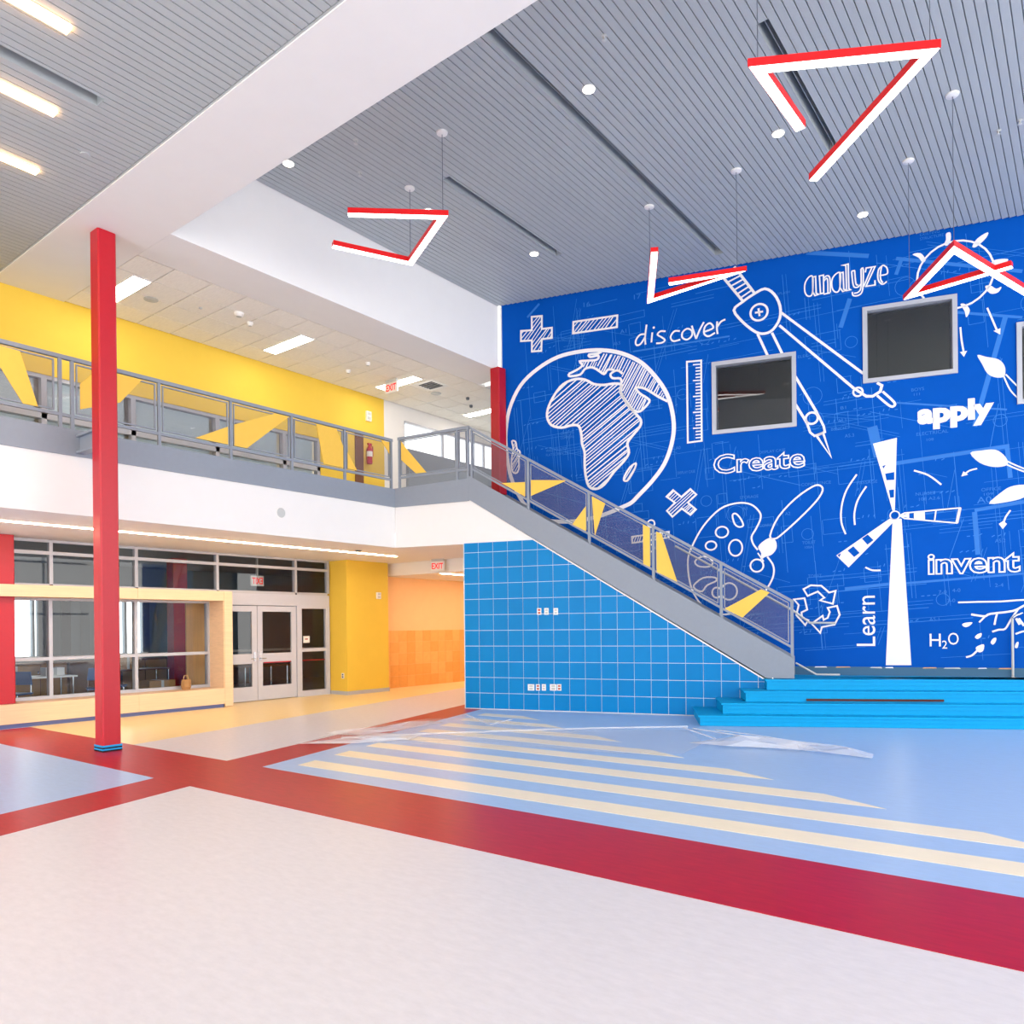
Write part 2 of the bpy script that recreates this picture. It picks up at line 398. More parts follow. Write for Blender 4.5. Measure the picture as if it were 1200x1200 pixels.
for i, (a, c) in enumerate(zip(ys[:-1], ys[1:])):
    if a > 2: box('blind', (XY2 - .155, XY2 - .145), (a + .08, c - .06), (4.80, 5.64), BLIND, w)
struct(box('wall_upper_room', (-14.8, -14.7), (0, 12), (4.3, 7), WHITE))
struct(box('ceiling_upper_room', (-14.7, -13.42), (0, 12), (6.4, 6.5), WHITE))
for i, y in enumerate((5.9, 6.15, 7.5, 8.3, 9.2, 9.75)):
    m_ = (DWOOD, STEELD, DWOOD, CARD, STEELD, DWOOD)[i]
    t = thing('cupboard', (-14.3, y, 4.36), 'low cupboard in the upper room, seen under the window blinds', 'cupboard', 'cupboards behind the upper windows')
    box('body', (-14.5, -14.1), (y - .1, y + .1), (4.36, 4.98), m_, t); box('door', (-14.10, -14.085), (y - .09, y + .09), (4.42, 4.96), m_, t)

# ================================================================== BALCONY
XG = -11.3
SC = MZ(-6.10, 0, NT); SB = MZ(-6.10, 0, 14.9)
struct(MB().prism([(XG - .08, -8), (XG - .08, 10.7), (SC.x, SC.y + .12), (SB.x, SB.y), (-8.7, 18.2), (-15.0, 18.2), (-15.0, -8)], XY, 4.15, 4.34).build('floor_balcony', BALF))
b = MB(); b.box((XG - .10, XG), (-8, 10.72), (3.24, 4.07)); b.prism([(-7.70, 3.24), (-6.171, 3.24), (-6.171, 4.10), (-7.70, 4.10)], MZ, NT + .1, NT)
b.build('x', WHITE); bal = struct(bpy.data.objects['x']); bal.name = 'wall_balcony'
b = MB(); b.box((XG - .10, XG + .03), (-8, 10.74), (4.06, 4.43)); b.build('edge_band', STEEL, bal)
b = MB(); b.prism([(-7.715, 4.06), (-6.04, 4.08), (-6.04, 4.52), (-7.715, 4.44)], MZ, NT + .08, NT - .03); b.build('edge_band', STEEL, bal)
struct(MB().prism([(XG - .1, -8), (XG - .1, 10.72), (-9.86, 11.25), (-9.9, 13.4), (-14.8, 13.4), (-14.8, -8)], XY, 3.245, 3.30).build('ceiling_soffit', SOFF))
struct(box('ceiling_corridor', (-14.8, -9.5), (13.41, 20.4), (2.95, 3.05), SOFF))
struct(box('trim_2', (-14.8, -9.9), (13.40, 13.55), (2.93, 3.245), SOFF))
# round speaker in the white balcony face
p = onx(329, 601, XG)
t = thing('wall_speaker', (XG, p.y, p.z), 'round grey speaker grille set in the white balcony face', 'speaker')
MB().lathe((XG, p.y, p.z), [(.085, 0), (.085, .012), (.072, .016)], 20, Vector((1, 0, 0))).build('grille', PLASTG, t)
MB().lathe((XG, p.y, p.z), [(.098, 0), (.098, .008), (.086, .010)], 20, Vector((1, 0, 0))).build('rim', PLAST, t)

# ================================================================== LOWER LEFT: GLAZING, DOORS, WOOD SURROUND
XW = -14.85
struct(box('wall_sill', (XW - .1, XW), (-8, 8.75), (0, .40), WHITE))
struct(box('wall_left', (XW - .1, XW), (-8, 4.1), (.40, 3.245), WHITE))
w = sroot('window_1', (XW, 6, .4))
LY = [4.13, 5.61, 7.13, 8.65]
for y in LY: box('mullion', (XW - .06, XW + .06), (y - .03, y + .03), (.40, 2.22), ALU, w)
for a, c in zip(LY[:-1], LY[1:]):
    for z0, z1 in ((.40, .46), (1.09, 1.15), (2.16, 2.22)): box('rail', (XW - .055, XW + .055), (a + .03, c - .03), (z0, z1), ALU, w)
    for z0, z1 in ((.46, 1.09), (1.15, 2.16)): quad('pane', (a + .03, c - .03), (z0, z1), XW - .006, YZ, GLASS, w)
w = sroot('window_2', (XW, 6, 2.45))
CY = [4.13, 5.63, 7.15, 8.87, 10.86, 11.80]
for y in CY: box('mullion', (XW - .05, XW + .05), (y - .03, y + .03), (2.45, 3.24), ALU, w)
for a, c in zip(CY[:-1], CY[1:]):
    for z0, z1 in ((2.40, 2.46), (2.98, 3.04), (3.20, 3.245)): box('rail', (XW - .045, XW + .045), (a + .03, c - .03), (z0, z1), ALU, w)
    for z0, z1 in ((2.46, 2.98), (3.04, 3.20)): quad('pane', (a + .03, c - .03), (z0, z1), XW - .006, YZ, GLASS, w)
d = sroot('door_1', (XW, 9.8, 0))
box('head_panel', (XW - .05, XW + .04), (8.75, 11.83), (2.14, 2.40), ALUD, d)
for y0, y1 in ((8.74, 8.80), (10.88, 10.95), (11.77, 11.83)): box('jamb', (XW - .06, XW + .05), (y0, y1), (0, 2.14), ALUD, d)
for q, (y0, y1) in enumerate(((8.81, 9.83), (9.84, 10.87))):
    b = MB(); st = .13
    holes_wall(b, (y0, y1, .015, 2.125), [(y0 + st, y1 - st, .33, .86), (y0 + st, y1 - st, 1.06, 2.0)], YZ, XW - .025, XW + .02)
    lf = b.build('leaf', ALUD, d)
    quad('pane', (y0 + st, y1 - st), (.33, .86), XW - .006, YZ, GLASS, lf); quad('pane', (y0 + st, y1 - st), (1.06, 2.0), XW - .006, YZ, GLASS, lf)
    hy = y1 - .065 if q == 0 else y0 + .065; sg = -1 if q == 0 else 1
    b = MB(); b.box((XW + .02, XW + .035), (hy - .025, hy + .025), (.90, 1.10)); b.tube([(XW + .03, hy, .95), (XW + .075, hy, .95), (XW + .075, hy + sg * .12, .95)], .011)
    b.build('handle', CHROME, lf)
    b = MB(); b.box((XW + .02, XW + .03), (y0 + st + .02, y1 - st - .02), (.84, .862)); b.build('push_line', RED if q else ALUD, lf)
b = MB(); holes_wall(b, (10.95, 11.77, 0, 2.14), [(11.02, 11.72, .14, 1.06), (11.02, 11.72, 1.14, 2.08)], YZ, XW - .04, XW + .04); b.build('sidelite_frame', ALUD, d)
quad('pane', (11.02, 11.72), (.14, 1.06), XW - .006, YZ, GLASS, d); quad('pane', (11.02, 11.72), (1.14, 2.08), XW - .006, YZ, GLASS, d)
box('red_stripe', (XW - .012, XW - .007), (11.02, 11.72), (.84, .865), RED, d)
nt_ = tag(box('notice_paper', (XW + .006, XW + .009), (11.08, 11.26), (1.27, 1.43), PLAST), 'small white paper notice taped to the sidelite glass', 'notice')
b = MB(); b.box((XW + .009, XW + .0095), (11.13, 11.21), (1.345, 1.37)); b.build('red_heading', RED, nt_)

t = thing('window_surround', (-14.24, 6, 0), 'pale maple box surround projecting around the ground floor windows', 'window surround')
for y0, y1 in ((2.0, 4.6), (4.604, 6.9), (6.904, 8.676)):
    box('top_board', (-14.38, -14.24), (y0, y1), (2.20, 2.40), WOOD, t); box('base_panel', (-14.36, -14.24), (y0, y1), (.075, .40), WOOD, t)
box('side_board', (-14.84, -14.24), (8.68, 8.86), (.02, 2.40), WOOD, t)
box('reveal', (-14.79, -14.26), (8.665, 8.679), (.40, 2.20), WOOD, t)
for y0, y1 in ((4.96, 6.9), (6.904, 8.66)):
    box('sill_board', (-14.79, -14.36), (y0, y1), (.37, .398), WOOD, t); box('head_lining', (-14.79, -14.38), (y0, y1), (2.205, 2.23), WOOD, t)
box('toe_kick', (-14.33, -14.27), (2.0, 8.66), (0, .075), TOE, t)

def column(label, x, y, z0, z1, s=.24, bands=False, plate=True):
    t = thing('steel_column', (x + s / 2, y + s / 2, z0), label, 'column')
    b = MB(); r = .018
    pl = [(x + r, y), (x + s - r, y), (x + s, y + r), (x + s, y + s - r), (x + s - r, y + s), (x + r, y + s), (x, y + s - r), (x, y + r)]
    b.prism(pl, XY, z0 + (.0 if not bands else .085), z1); b.build('shaft', RED, t)
    if bands:
        for a, c, m_, e in ((0, .02, BLACK, .006), (.02, .04, TAPE, .008), (.04, .06, BLACK, .006), (.06, .085, TAPE, .008)):
            box('base_band', (x - e, x + s + e), (y - e, y + s + e), (z0 + a, z0 + c), m_, t)
    return t
c1 = column('tall red square steel column standing on the red floor band under the beam', -10.64, 4.56, .0034, ZB, .24, True)
b = MB(); b.box((-11.268, -10.645), (4.62, 4.74), (4.10, 4.13)); b.box((-11.268, -10.645), (4.62, 4.74), (4.33, 4.36)); b.box((-11.268, -10.645), (4.67, 4.69), (4.13, 4.33)); b.build('bracket', STEEL, c1)
column('red square steel column at the edge of the blueprint wall', -9.90, 12.11, 4.345, ZB, .24)
column('red square steel column standing inside the maple window surround', -14.70, 4.63, .40, 3.24, .29)

# yellow pier, orange corridor wall with tiles
pr = struct(box('wall_pier', (-14.95, -14.2), (11.86, 13.2), (0, 3.245), YELW))
box('baseboard', (-14.96, -14.19), (11.85, 13.21), (0, .09), ALU, pr)
wo = struct(box('wall_corridor', (-15.0, -14.8), (13.2, 20.4), (0, 3.05), ORW))
for i in range(19):
    for j in range(5):
        box('tile', (-14.80, -14.79), (13.205 + .305 * i + .002, 13.205 + .305 * (i + 1) - .002), (.305 * j + .002, .305 * (j + 1) - .002), random.choice(OT), wo)
struct(box('wall_corridor_end', (-15, -9.5), (20.4, 20.5), (0, 3.3), ORW))
struct(box('wall_corridor_side', (-9.75, -9.5), (13.4, 20.4), (0, 3.3), ORW))

# ================================================================== ROOM BEHIND THE GLASS
XR = -20.5
py = lambda u, x=XR: onx(u, 740, x).y
b = MB()
hol = [(py(8), py(38), 1.0, 2.7), (py(41), py(45), 1.0, 2.7), (py(132), py(146), 1.0, 2.7), (py(149), py(167), 1.0, 2.7)]
holes_wall(b, (-1, 19, 0, 3.3), hol, YZ, XR - .15, XR)
struct(b.build('wall_room', ROOMW))
struct(box('wall_room_side', (XR, XW - .1), (19, 19.1), (0, 3.3), ROOMW)); struct(box('wall_room_added', (XR, XW - .1), (-1.1, -1), (0, 3.3), ROOMW))  # unseen wall on the low-y side, added to keep daylight out and darken the room
struct(box('ceiling_room', (XR, XW - .1), (-1, 19), (3.3, 3.4), ROOMW))
box('floor_inlay', (XR, XW - .1), (-1, 19), (0, .002), ROOMF, floor)
struct(box('trim_3', (XR + .001, XR + .12), (-1, 19), (.92, .99), WHITE))
for i, u in enumerate((55, 66, 78, 100, 172, 180)):
    y = py(u, XR + .1); b = MB(); n = 12
    pts = [(y - .10 + .20 * k / n, XR + .1 + .03 * math.sin(k * 2.1)) for k in range(n + 1)]
    b.prism([(q[1], q[0]) for q in pts] + [(q[1] - .01, q[0]) for q in pts[::-1]], XY, 1.0, 2.75)
    tag(b.build('curtain', ROOMW if i % 2 else STEELD), 'grey curtain hanging on the far wall of the room behind the glass', 'curtain', 'curtains in the room behind the glass')
for i in range(7):
    y0 = 4.2 + 1.25 * i
    t = thing('low_cabinet', (XR + .4, y0 + .6, .003), 'low brown cabinet under the far windows of the room behind the glass', 'cabinet', 'low cabinets in the room behind the glass')
    box('body', (XR + .14, XR + .62), (y0, y0 + 1.2), (.003, .86), DWOOD, t)
    for q in (0, 1):
        dd = box('door', (XR + .62, XR + .64), (y0 + .02 + .59 * q, y0 + .59 + .59 * q), (.08, .82), CARD if i % 3 else DWOOD, t)
        box('knob', (XR + .64, XR + .66), (y0 + .53 + .10 * q, y0 + .56 + .10 * q), (.6, .66), CHROME, dd)
def table(x, y, label, m_=PLAST, w_=.7, l=1.5, h=.72):
    t = thing('work_table', (x, y, .003), label, 'table')
    box('tabletop', (x - w_ / 2, x + w_ / 2), (y - l / 2, y + l / 2), (h - .03, h), m_, t)
    for a in (-1, 1):
        for c_ in (-1, 1):
            MB().tube([(x + a * (w_ / 2 - .06), y + c_ * (l / 2 - .06), .003), (x + a * (w_ / 2 - .06), y + c_ * (l / 2 - .06), h - .03)], .018).build('leg', CHROME, t)
def carton(x, y, z, s, h, label, m_=CARD):
    t = thing('cardboard_box', (x, y, z), label, 'box')
    box('body', (x - s * .4, x + s * .4), (y - s / 2, y + s / 2), (z, z + h), m_, t)
    box('tape', (x - s * .4 - .002, x + s * .4 + .002), (y - .03, y + .03), (z + .01, z + h + .003), PLASTG, t)
def chair(x, y, rz, label):
    t = thing('stacking_chair', (x, y, .003), label, 'chair', 'chairs in the room behind the glass'); t.rotation_euler.z = rz
    W0 = WLOC[t.name]
    b = MB(); b.prism([(-.21, .43), (.21, .43), (.22, .46), (-.22, .46)], XZ, -.21, .21); b.v = [v + W0 for v in b.v]; b.build('seat', BLUEP, t)
    b = MB(); b.prism([(-.20, .60), (.20, .60), (.17, .85), (-.17, .85)], XZ, .19, .215); b.v = [v + W0 for v in b.v]; b.build('backrest', BLUEP, t)
    for a in (-1, 1):
        for c_ in (-1, 1):
            b = MB(); b.tube([(a * .22, c_ * .22, 0), (a * .19, c_ * .18, .43)] + ([(a * .18, .2, .62)] if c_ > 0 else []), .011, 6); b.v = [v + W0 for v in b.v]; b.build('leg', CHROME, t)
table(-16.6, 5.9, 'white topped table under the small cardboard boxes behind the window')
table(-17.6, 8.4, 'brown topped table behind the window near the inner red column', DWOOD)
table(-16.4, 10.9, 'brown topped table behind the double doors', DWOOD, .8, 1.3)
carton(-16.6, 5.6, .723, .50, .22, 'open cardboard box on the white table'); carton(-16.55, 6.3, .723, .34, .16, 'white file box on the white table', PLAST)
carton(-17.6, 8.2, .723, .5, .3, 'tall cardboard box on the brown table'); carton(-15.7, 8.0, .003, .55, .55, 'large cardboard box on the floor behind the window')
carton(-16.2, 9.5, .003, .8, .85, 'big cardboard carton standing behind the left door leaf')
chair(-15.9, 6.9, 1.2, 'blue shell chair with chrome legs behind the window'); chair(-15.9, 5.4, .6, 'blue shell chair with chrome legs behind the window'); chair(-16.3, 7.4, 2.6, 'blue shell chair with chrome legs behind the window')
t = thing('steel_column', (-17.2, py(208, -17.2), .003), 'red steel column inside the room behind the glass', 'column')
y = py(208, -17.2); box('shaft', (-17.35, -17.05), (y - .17, y + .17), (.003, 3.29), RED, t)
t = thing('reflection_panel', (-15.6, py(230, -15.6), .003), 'tan panel standing in for the reflection of the maple wood in the window', 'panel')
y = py(230, -15.6); box('board', (-15.62, -15.58), (y - .24, y + .24), (.003, 2.3), WOODO, t)  # added board in place of the wood's reflection in the glass
# paper bag on the window sill
p = Vector((-14.62, onx(218, 800, -14.62).y, .400))
t = thing('paper_bag', p, 'small crumpled paper bag with handles on the maple window sill', 'bag')
b = MB(); b.lathe(p, [(.08, 0), (.10, .05), (.095, .14), (.085, .2)], 8); b.build('body', CARD, t)
MB().tube([p + Vector((0, -.05, .19)), p + Vector((0, -.04, .28)), p + Vector((0, .04, .28)), p + Vector((0, .05, .19))], .008, 6).build('handle', WOODO, t)

# ================================================================== STAIR WALL (blue tiles)
st = lambda m: 4.13 - .626 * (m + 6.08)          # underside of the stringer
b = MB(); b.prism([(-6.17, 0), (-.46, 0), (-.46, st(-.46) - .02), (-6.08, st(-6.08) - .02), (-6.17, 4.12)], MZ, 14.60, NT + .009)
wt = struct(b.build('wall_stair', GROUT))
b = MB(); b.prism([(-6.17, 3.255), (-4.70, 3.255), (-6.08, 4.12), (-6.17, 4.12)], MZ, NT + .008, NT); b.build('white_panel', WHITE, wt)
b = MB(); b.prism([(-6.12, st(-6.12) - .035), (-.50, st(-.50) - .035), (-.50, st(-.5) - .005), (-6.12, st(-6.12) - .005)], MZ, NT + .008, NT - .012); b.build('edge_trim', WHITE, wt)
g = .0055
for i in range(19):
    for j in range(11):
        m0, z0 = -6.17 + .305 * i, .305 * j + .012
        poly = [(m0 + g, z0 + g), (m0 + .305 - g, z0 + g), (m0 + .305 - g, z0 + .305 - g), (m0 + g, z0 + .305 - g)]
        poly = clip(poly, 0, -1, 3.25)
        if poly: poly = clip(poly, -.626, -1, 4.13 - .626 * 6.08 - .036)
        if poly: poly = clip(poly, -1, 0, -.47)
        if len(poly) > 2: MB().prism(poly, MZ, NT + .009, NT).build('tile', random.choice((TILE, TILE, TILEB)), wt)
mbox('base_trim', (-6.17, -.46), (NT - .004, NT + .008), (.004, .014), WHITE, wt)
mbox('corner_trim', (-6.185, -6.168), (NT - .002, NT + .012), (0, 3.25), GROUT, wt)

# ================================================================== STAGE STEPS
RS = .17
nk = lambda k, m: 12.67 + .29 * (k - 1) + .2 * (m - .74)
ML = [-1.50, -1.18, -.85, -.53]
stg = thing('stage_steps', MP(1.5, 13.2, .0035), 'cyan blue rubber steps and platform below the blueprint wall', 'steps')
for k in range(1, 5):
    mL = ML[k - 1]; n0 = nk(k, mL); bk = 13.528
    poly = [(mL, n0), (7, nk(k, 7)), (7, 14.60), (-.44, 14.60), (-.44, bk), (mL - .2 * (bk - n0), bk)]
    z0 = max(.0045, RS * (k - 1)); z1 = RS * k
    s_ = MB().prism(poly, MP, z0, z1 - .03).build('step', CYAN, stg)
    e = .022
    p2 = [(mL - e, n0 - e), (7, nk(k, 7) - e), (7, nk(k, 7) + .30), (mL + .30, n0 + .36), (mL + .30 - .1, bk), (mL - e - .2 * (bk - n0), bk)]
    if k == 4: p2 = [(mL - e, n0 - e), (7, nk(k, 7) - e), (7, 14.60), (-.44, 14.60), (-.44, bk), (mL - e - .2 * (bk - n0), bk)]
    MB().prism(p2, MP, z1 - .03, z1).build('tread', CYAN, s_)
    a, c = MP(mL, n0 - .002, z1 - .095), MP(7, nk(k, 7) - .002, z1 - .095)
    MB().bar(a, c, .012, .006).build('groove', CYAN, s_)
MB().prism([(-.1, nk(4, -.1) + .42), (6.9, nk(4, 6.9) + .42), (6.9, 14.58), (-.42, 14.58), (-.42, 13.9)], MP, RS * 4, RS * 4 + .003).build('deck_mat', CYAN, stg)
gm = [onmz(947, 823, .42), onmz(1110, 824, .42)]
MB().bar(MP(.08, nk(3, .08) - .012, .372), MP(2.1, nk(3, 2.1) - .012, .372), .02, .034).build('grille', mat('grille_dark_brown', (84, 42, 40), .6, .2), stg)

# ================================================================== MURAL WALL
WIN = [(-1.47, -.07, 5.23, 6.50), (1.12, 2.49, 5.87, 7.12), (3.43, 4.80, 5.24, 6.50)]
b = MB(); holes_wall(b, (-5.76, 8.6, .83, 8.40), WIN, MZ, NM + .2, NM)
wm = struct(b.build('wall_mural', MUR))
mbox('baseboard', (-.5, 8.6), (NM - .012, NM + .2), (.66, .832), mat('deck_shade_base', (62, 104, 134), .5, .25), wm)  # made-up baseboard, coloured to imitate the deck's shading at a grazing view
for i in range(16):
    m0 = .2 + i * .42 + random.uniform(-.1, .1); L = random.uniform(.12, .3); z0 = .815
    MB().prism([(m0, z0), (m0 + L, z0 + random.uniform(-.01, .01)), (m0 + L * .9, z0 + .02), (m0 + .02, z0 + .016)], MZ, NM - .012, NM - .018).build('masking_strip', (INK, WOODO, PLASTG)[i % 3], wm)
mbox('lower_wall', (-5.76, -.5), (NM, NM + .2), (0, .83), MUR, wm)
mbox('end_cap', (-5.80, -5.76), (NM - .005, NM + .2), (4.3, 8.29), WHITE, wm)
for i, (m0, m1, z0, z1) in enumerate(WIN):
    w = sroot('window_%d' % (3 + i), MZ(m0, z0, NM))
    b = MB(); e = .045
    holes_wall(b, (m0 - e, m1 + e, z0 - e, z1 + e), [(m0 + .03, m1 - .03, z0 + .03, z1 - .03)], MZ, NM + .06, NM - .03); b.build('frame', ALU, w)
    b = MB(); holes_wall(b, (m0, m1, z0, z1), [(m0 + .05, m1 - .05, z0 + .05, z1 - .05)], MZ, NM + .14, NM + .06); b.build('inner_stop', STEELD, w)
    quad('pane', (m0 + .03, m1 - .03), (z0 + .03, z1 - .03), NM + .07, MZ, GLASSD, w)
b = MB()                                        # the unlit room behind the mural windows, closed on every side
b.mbox((-4, 8.5), (NM + 3.2, NM + 3.3), (4.5, 8.26)); b.mbox((-4.1, -4), (NM + .21, NM + 3.3), (4.5, 8.26)); b.mbox((8.5, 8.6), (NM + .21, NM + 3.3), (4.5, 8.26))
b.mbox((-4.1, 8.6), (NM + .21, NM + 3.3), (4.4, 4.5)); b.mbox((-4.1, 8.6), (NM + .21, NM + 3.3), (8.26, 8.32)); struct(b.build('wall_dark_room', DARKR))

# ================================================================== STAIR
S = lambda m: 4.56 - .598 * (m + 6.02)           # top edge of the stringer
stair = thing('staircase', MP(-.3, 14.05, RS * 4 + .003), 'grey steel staircase rising along the blueprint wall to the balcony', 'staircase')
pl = [(-6.08, 4.13), (-.55, .69), (-.10, .69), (-.10, S(-.10)), (-6.02, S(-6.02)), (-6.08, 4.53)]
MB().prism(pl, MZ, NT + .045, NT - .028).build('stringer', STEEL, stair)
MB().prism([(p[0], p[1] - .10) if 0 < i < 3 and False else p for i, p in enumerate(pl)], MZ, 14.64, 14.60).build('stringer', STEEL, stair)
NR = 22; r_ = (4.34 - .684) / NR; run = 5.45 / (NR - 1)
for i in range(NR - 1):
    z = .684 + r_ * (i + 1); m = -.42 - run * i
    mbox('tread', (m - run - .02, m), (NT + .05, 14.595), (z - .035, z), STEELD, stair)
    mbox('riser', (m - .03, m - .018), (NT + .05, 14.595), (z - r_, z - .036), STEELD, stair)

# ================================================================== RAILINGS
def railing(t, posts, fr, c, lo, hi, gap=.03, ends=True):
    """posts: positions along a; lo(a) / hi(a): bottom and top rail centre heights; fr(a, z, depth)"""
    a0, a1 = posts[0], posts[-1]
    def pr(poly, w0, w1, name, m_): return MB().prism(poly, fr, c + w1, c + w0).build(name, m_, t)
    q = lambda f, a, d: (a, f(a) + d)
    pr([q(hi, a0 - .03, -.025), q(hi, a1 + .03, -.025), q(hi, a1 + .03, .03), q(hi, a0 - .03, .03)], -.03, .03, 'top_rail', STEEL)
    pr([q(lo, a0, -.022), q(lo, a1, -.022), q(lo, a1, .022), q(lo, a0, .022)], -.018, .018, 'bottom_rail', STEEL)
    return pr, q
ZT, ZLO, ZBASE = 5.42, 4.62, 4.43
XRL = XG - .03
t = thing('balcony_railing', (XRL, 6, ZBASE), 'grey steel balcony railing with perforated infill and yellow slanted plates', 'railing')
PB = [-.16, 1.04, 2.24, 3.44, 4.60, 5.84, 7.05, 8.25, 9.45, 10.65]
pr, q = railing(t, PB, YZ, XRL, lambda a: ZLO, lambda a: ZT)
for y in PB: box('post', (XRL - .022, XRL + .022), (y - .022, y + .022), (ZBASE, ZT - .025), STEEL, t)
box('post', (XRL - .022, XRL + .022), (4.42, 4.464), (ZBASE, ZT - .025), STEEL, t)
for a, c in zip(PB[:-1], PB[1:]):
    if abs(c - 4.6) < .01: c = 4.42
    a += .05; c -= .05; z0, z1 = ZLO + .045, ZT - .05
    b = MB(); holes_wall(b, (a, c, z0, z1), [(a + .02, c - .02, z0 + .02, z1 - .02)], YZ, XRL - .012, XRL + .012); f_ = b.build('panel_frame', STEEL, t)
    quad('perforated_sheet', (a + .02, c - .02), (z0 + .02, z1 - .02), XRL, YZ, MESH, f_)
def plate(t, poly, fr, c, e=.010): MB().prism(poly, fr, c + e, c - e).build('yellow_plate', YELP, t)
for poly in ([(3.50, 5.37), (3.95, 5.35), (4.16, 4.66), (3.98, 4.66), (3.62, 5.24), (3.50, 5.24)], [(4.95, 5.37), (5.57, 5.37), (5.25, 4.96), (4.70, 4.74), (4.70, 5.1)],
             [(6.42, 4.665), (6.99, 4.96), (6.99, 4.665)], [(7.11, 5.02), (7.90, 5.37), (8.18, 5.37), (7.34, 4.665), (7.11, 4.665)],
             [(8.78, 5.37), (9.25, 5.37), (9.40, 5.08), (9.40, 4.665), (8.94, 4.665)], [(9.51, 4.98), (9.74, 4.665), (9.51, 4.665)], [(10.38, 5.37), (10.59, 5.37), (10.59, 5.14)]):
    plate(t, poly, YZ, XRL + .016, .006)
# return of the railing towards the stair head
NRL = NT + .02
t2 = thing('landing_railing', MP(-6.9, NRL, 4.5), 'short grey railing between the balcony corner and the stair head', 'railing')
PL = [-7.60, -6.30, -6.07]
L2 = lambda a: 4.66 + .03 * (a + 7.6); H2 = lambda a: 5.45 + .05 * (a + 7.6)
railing(t2, PL, MZ, NRL, L2, H2)
for m in PL: mbox('post', (m - .022, m + .022), (NRL - .022, NRL + .022), (4.42, H2(m) - .02), STEEL, t2)
for a, c in zip(PL[:-1], PL[1:]):
    a += .045; c -= .045
    fr_ = [(a, L2(a) + .05), (c, L2(c) + .05), (c, H2(c) - .05), (a, H2(a) - .05)]
    b = MB()
    for i in range(4):
        p0, p1 = fr_[i], fr_[(i + 1) % 4]; b.bar(MZ(p0[0], p0[1], NRL), MZ(p1[0], p1[1], NRL), .02, .02, MN)
    f_ = b.build('panel_frame', STEEL, t2)
    MB().add([MZ(q_[0], q_[1], NRL) for q_ in fr_], [[0, 1, 2, 3]]).build('perforated_sheet', MESH, f_)
plate(t2, [(-7.55, 5.40), (-7.43, 5.24), (-6.98, 4.72), (-7.22, 4.72), (-7.55, 5.02)], MZ, NRL - .016, .006)
# stair railing
t3 = thing('stair_railing', MP(-3, NRL, 2.8), 'sloping grey stair railing with perforated infill and yellow wedge plates', 'railing')
PS = [-6.00, -4.82, -3.63, -2.45, -1.28, -.13]
L3 = lambda a: S(a) + .17; H3 = lambda a: S(a) + .95
railing(t3, PS, MZ, NRL, L3, H3)
for m in PS[1:]:
    MB().prism([(m - .025, S(m - .025) - .02), (m + .025, S(m + .025) - .02), (m + .025, H3(m + .025) - .02), (m - .025, H3(m - .025) - .02)], MZ, NRL + .022, NRL - .022).build('post', STEEL, t3)
mbox('post', (PS[0] - .01, PS[0] + .03), (NRL - .022, NRL + .022), (S(PS[0]) - .02, H3(PS[0]) - .03), STEEL, t3)
for a, c in zip(PS[:-1], PS[1:]):
    a += .055; c -= .055
    fr_ = [(a, L3(a) + .05), (c, L3(c) + .05), (c, H3(c) - .06), (a, H3(a) - .06)]
    b = MB()
    for i in range(4):
        p0, p1 = fr_[i], fr_[(i + 1) % 4]; b.bar(MZ(p0[0], p0[1], NRL), MZ(p1[0], p1[1], NRL), .02, .02, MN)
    f_ = b.build('panel_frame', STEEL, t3)
    MB().add([MZ(q_[0], q_[1], NRL) for q_ in fr_], [[0, 1, 2, 3]]).build('perforated_sheet', MESH, f_)
for poly in ([(-5.36, 4.38), (-4.88, 4.36), (-4.88, 4.08)], [(-4.76, 4.39), (-4.04, 4.33), (-4.76, 4.09)], [(-3.95, 3.50), (-3.69, 3.82), (-3.69, 3.36)],
             [(-3.57, 4.0), (-3.32, 3.85), (-3.52, 3.27)], [(-2.63, 3.42), (-2.51, 3.36), (-2.51, 2.65), (-2.63, 2.71)], [(-2.39, 3.28), (-2.30, 3.24), (-2.03, 2.37), (-2.39, 2.56)],
             [(-1.22, 1.88), (-.62, 2.20), (-.48, 2.14), (-.93, 1.72)]):
    plate(t3, poly, MZ, NRL - .016, .006)
# wall-side handrail of the stair and the platform handrail
t = thing('handrail', MP(.1, 14.3, RS * 4 + .003), 'thin steel handrail on the mural side at the foot of the stair', 'handrail')
MB().tube([MP(-2.2, 14.45, 3.10), MP(-.10, 14.45, 1.83), MP(.16, 14.45, 1.62), MP(.58, 14.45, 1.61)], .02).build('rail', PLASTG, t)
MB().tube([MP(-.08, 13.9, .93), MP(.25, 13.9, .735), MP(.62, 13.9, .735)], .016).build('lower_rail', PLASTG, t)
MB().tube([MP(.58, 14.45, 1.61), MP(.62, 14.45, 1.4), MP(.62, 14.45, .69)], .018).build('post', STEELD, t) if False else None
pp = onmz(1187, 794, RS * 4)
t = thing('platform_handrail', MP(pp[0], pp[1], RS * 4 + .003), 'chrome post handrail standing at the edge of the cyan platform', 'handrail')
zt = 1.68
MB().tube([MP(pp[0], pp[1], RS * 4 + .003), MP(pp[0], pp[1], zt)], .019).build('post', PLASTG, t)
MB().lathe(MP(pp[0], pp[1], RS * 4 + .003), [(.05, 0), (.05, .008), (.03, .012)], 14).build('foot', CHROME, t)
MB().tube([MP(pp[0], pp[1] - .02, zt - .02), MP(pp[0] + .05, pp[1], zt + .02), MP(pp[0] + .3, pp[1] + .2, zt + .12), MP(pp[0] + .9, pp[1] + .5, zt + .12)], .02).build('rail', CHROME, t)
MB().tube([MP(pp[0] + .9, pp[1] + .5, RS * 4 + .003), MP(pp[0] + .9, pp[1] + .5, zt + .12)], .019).build('post', PLASTG, t)

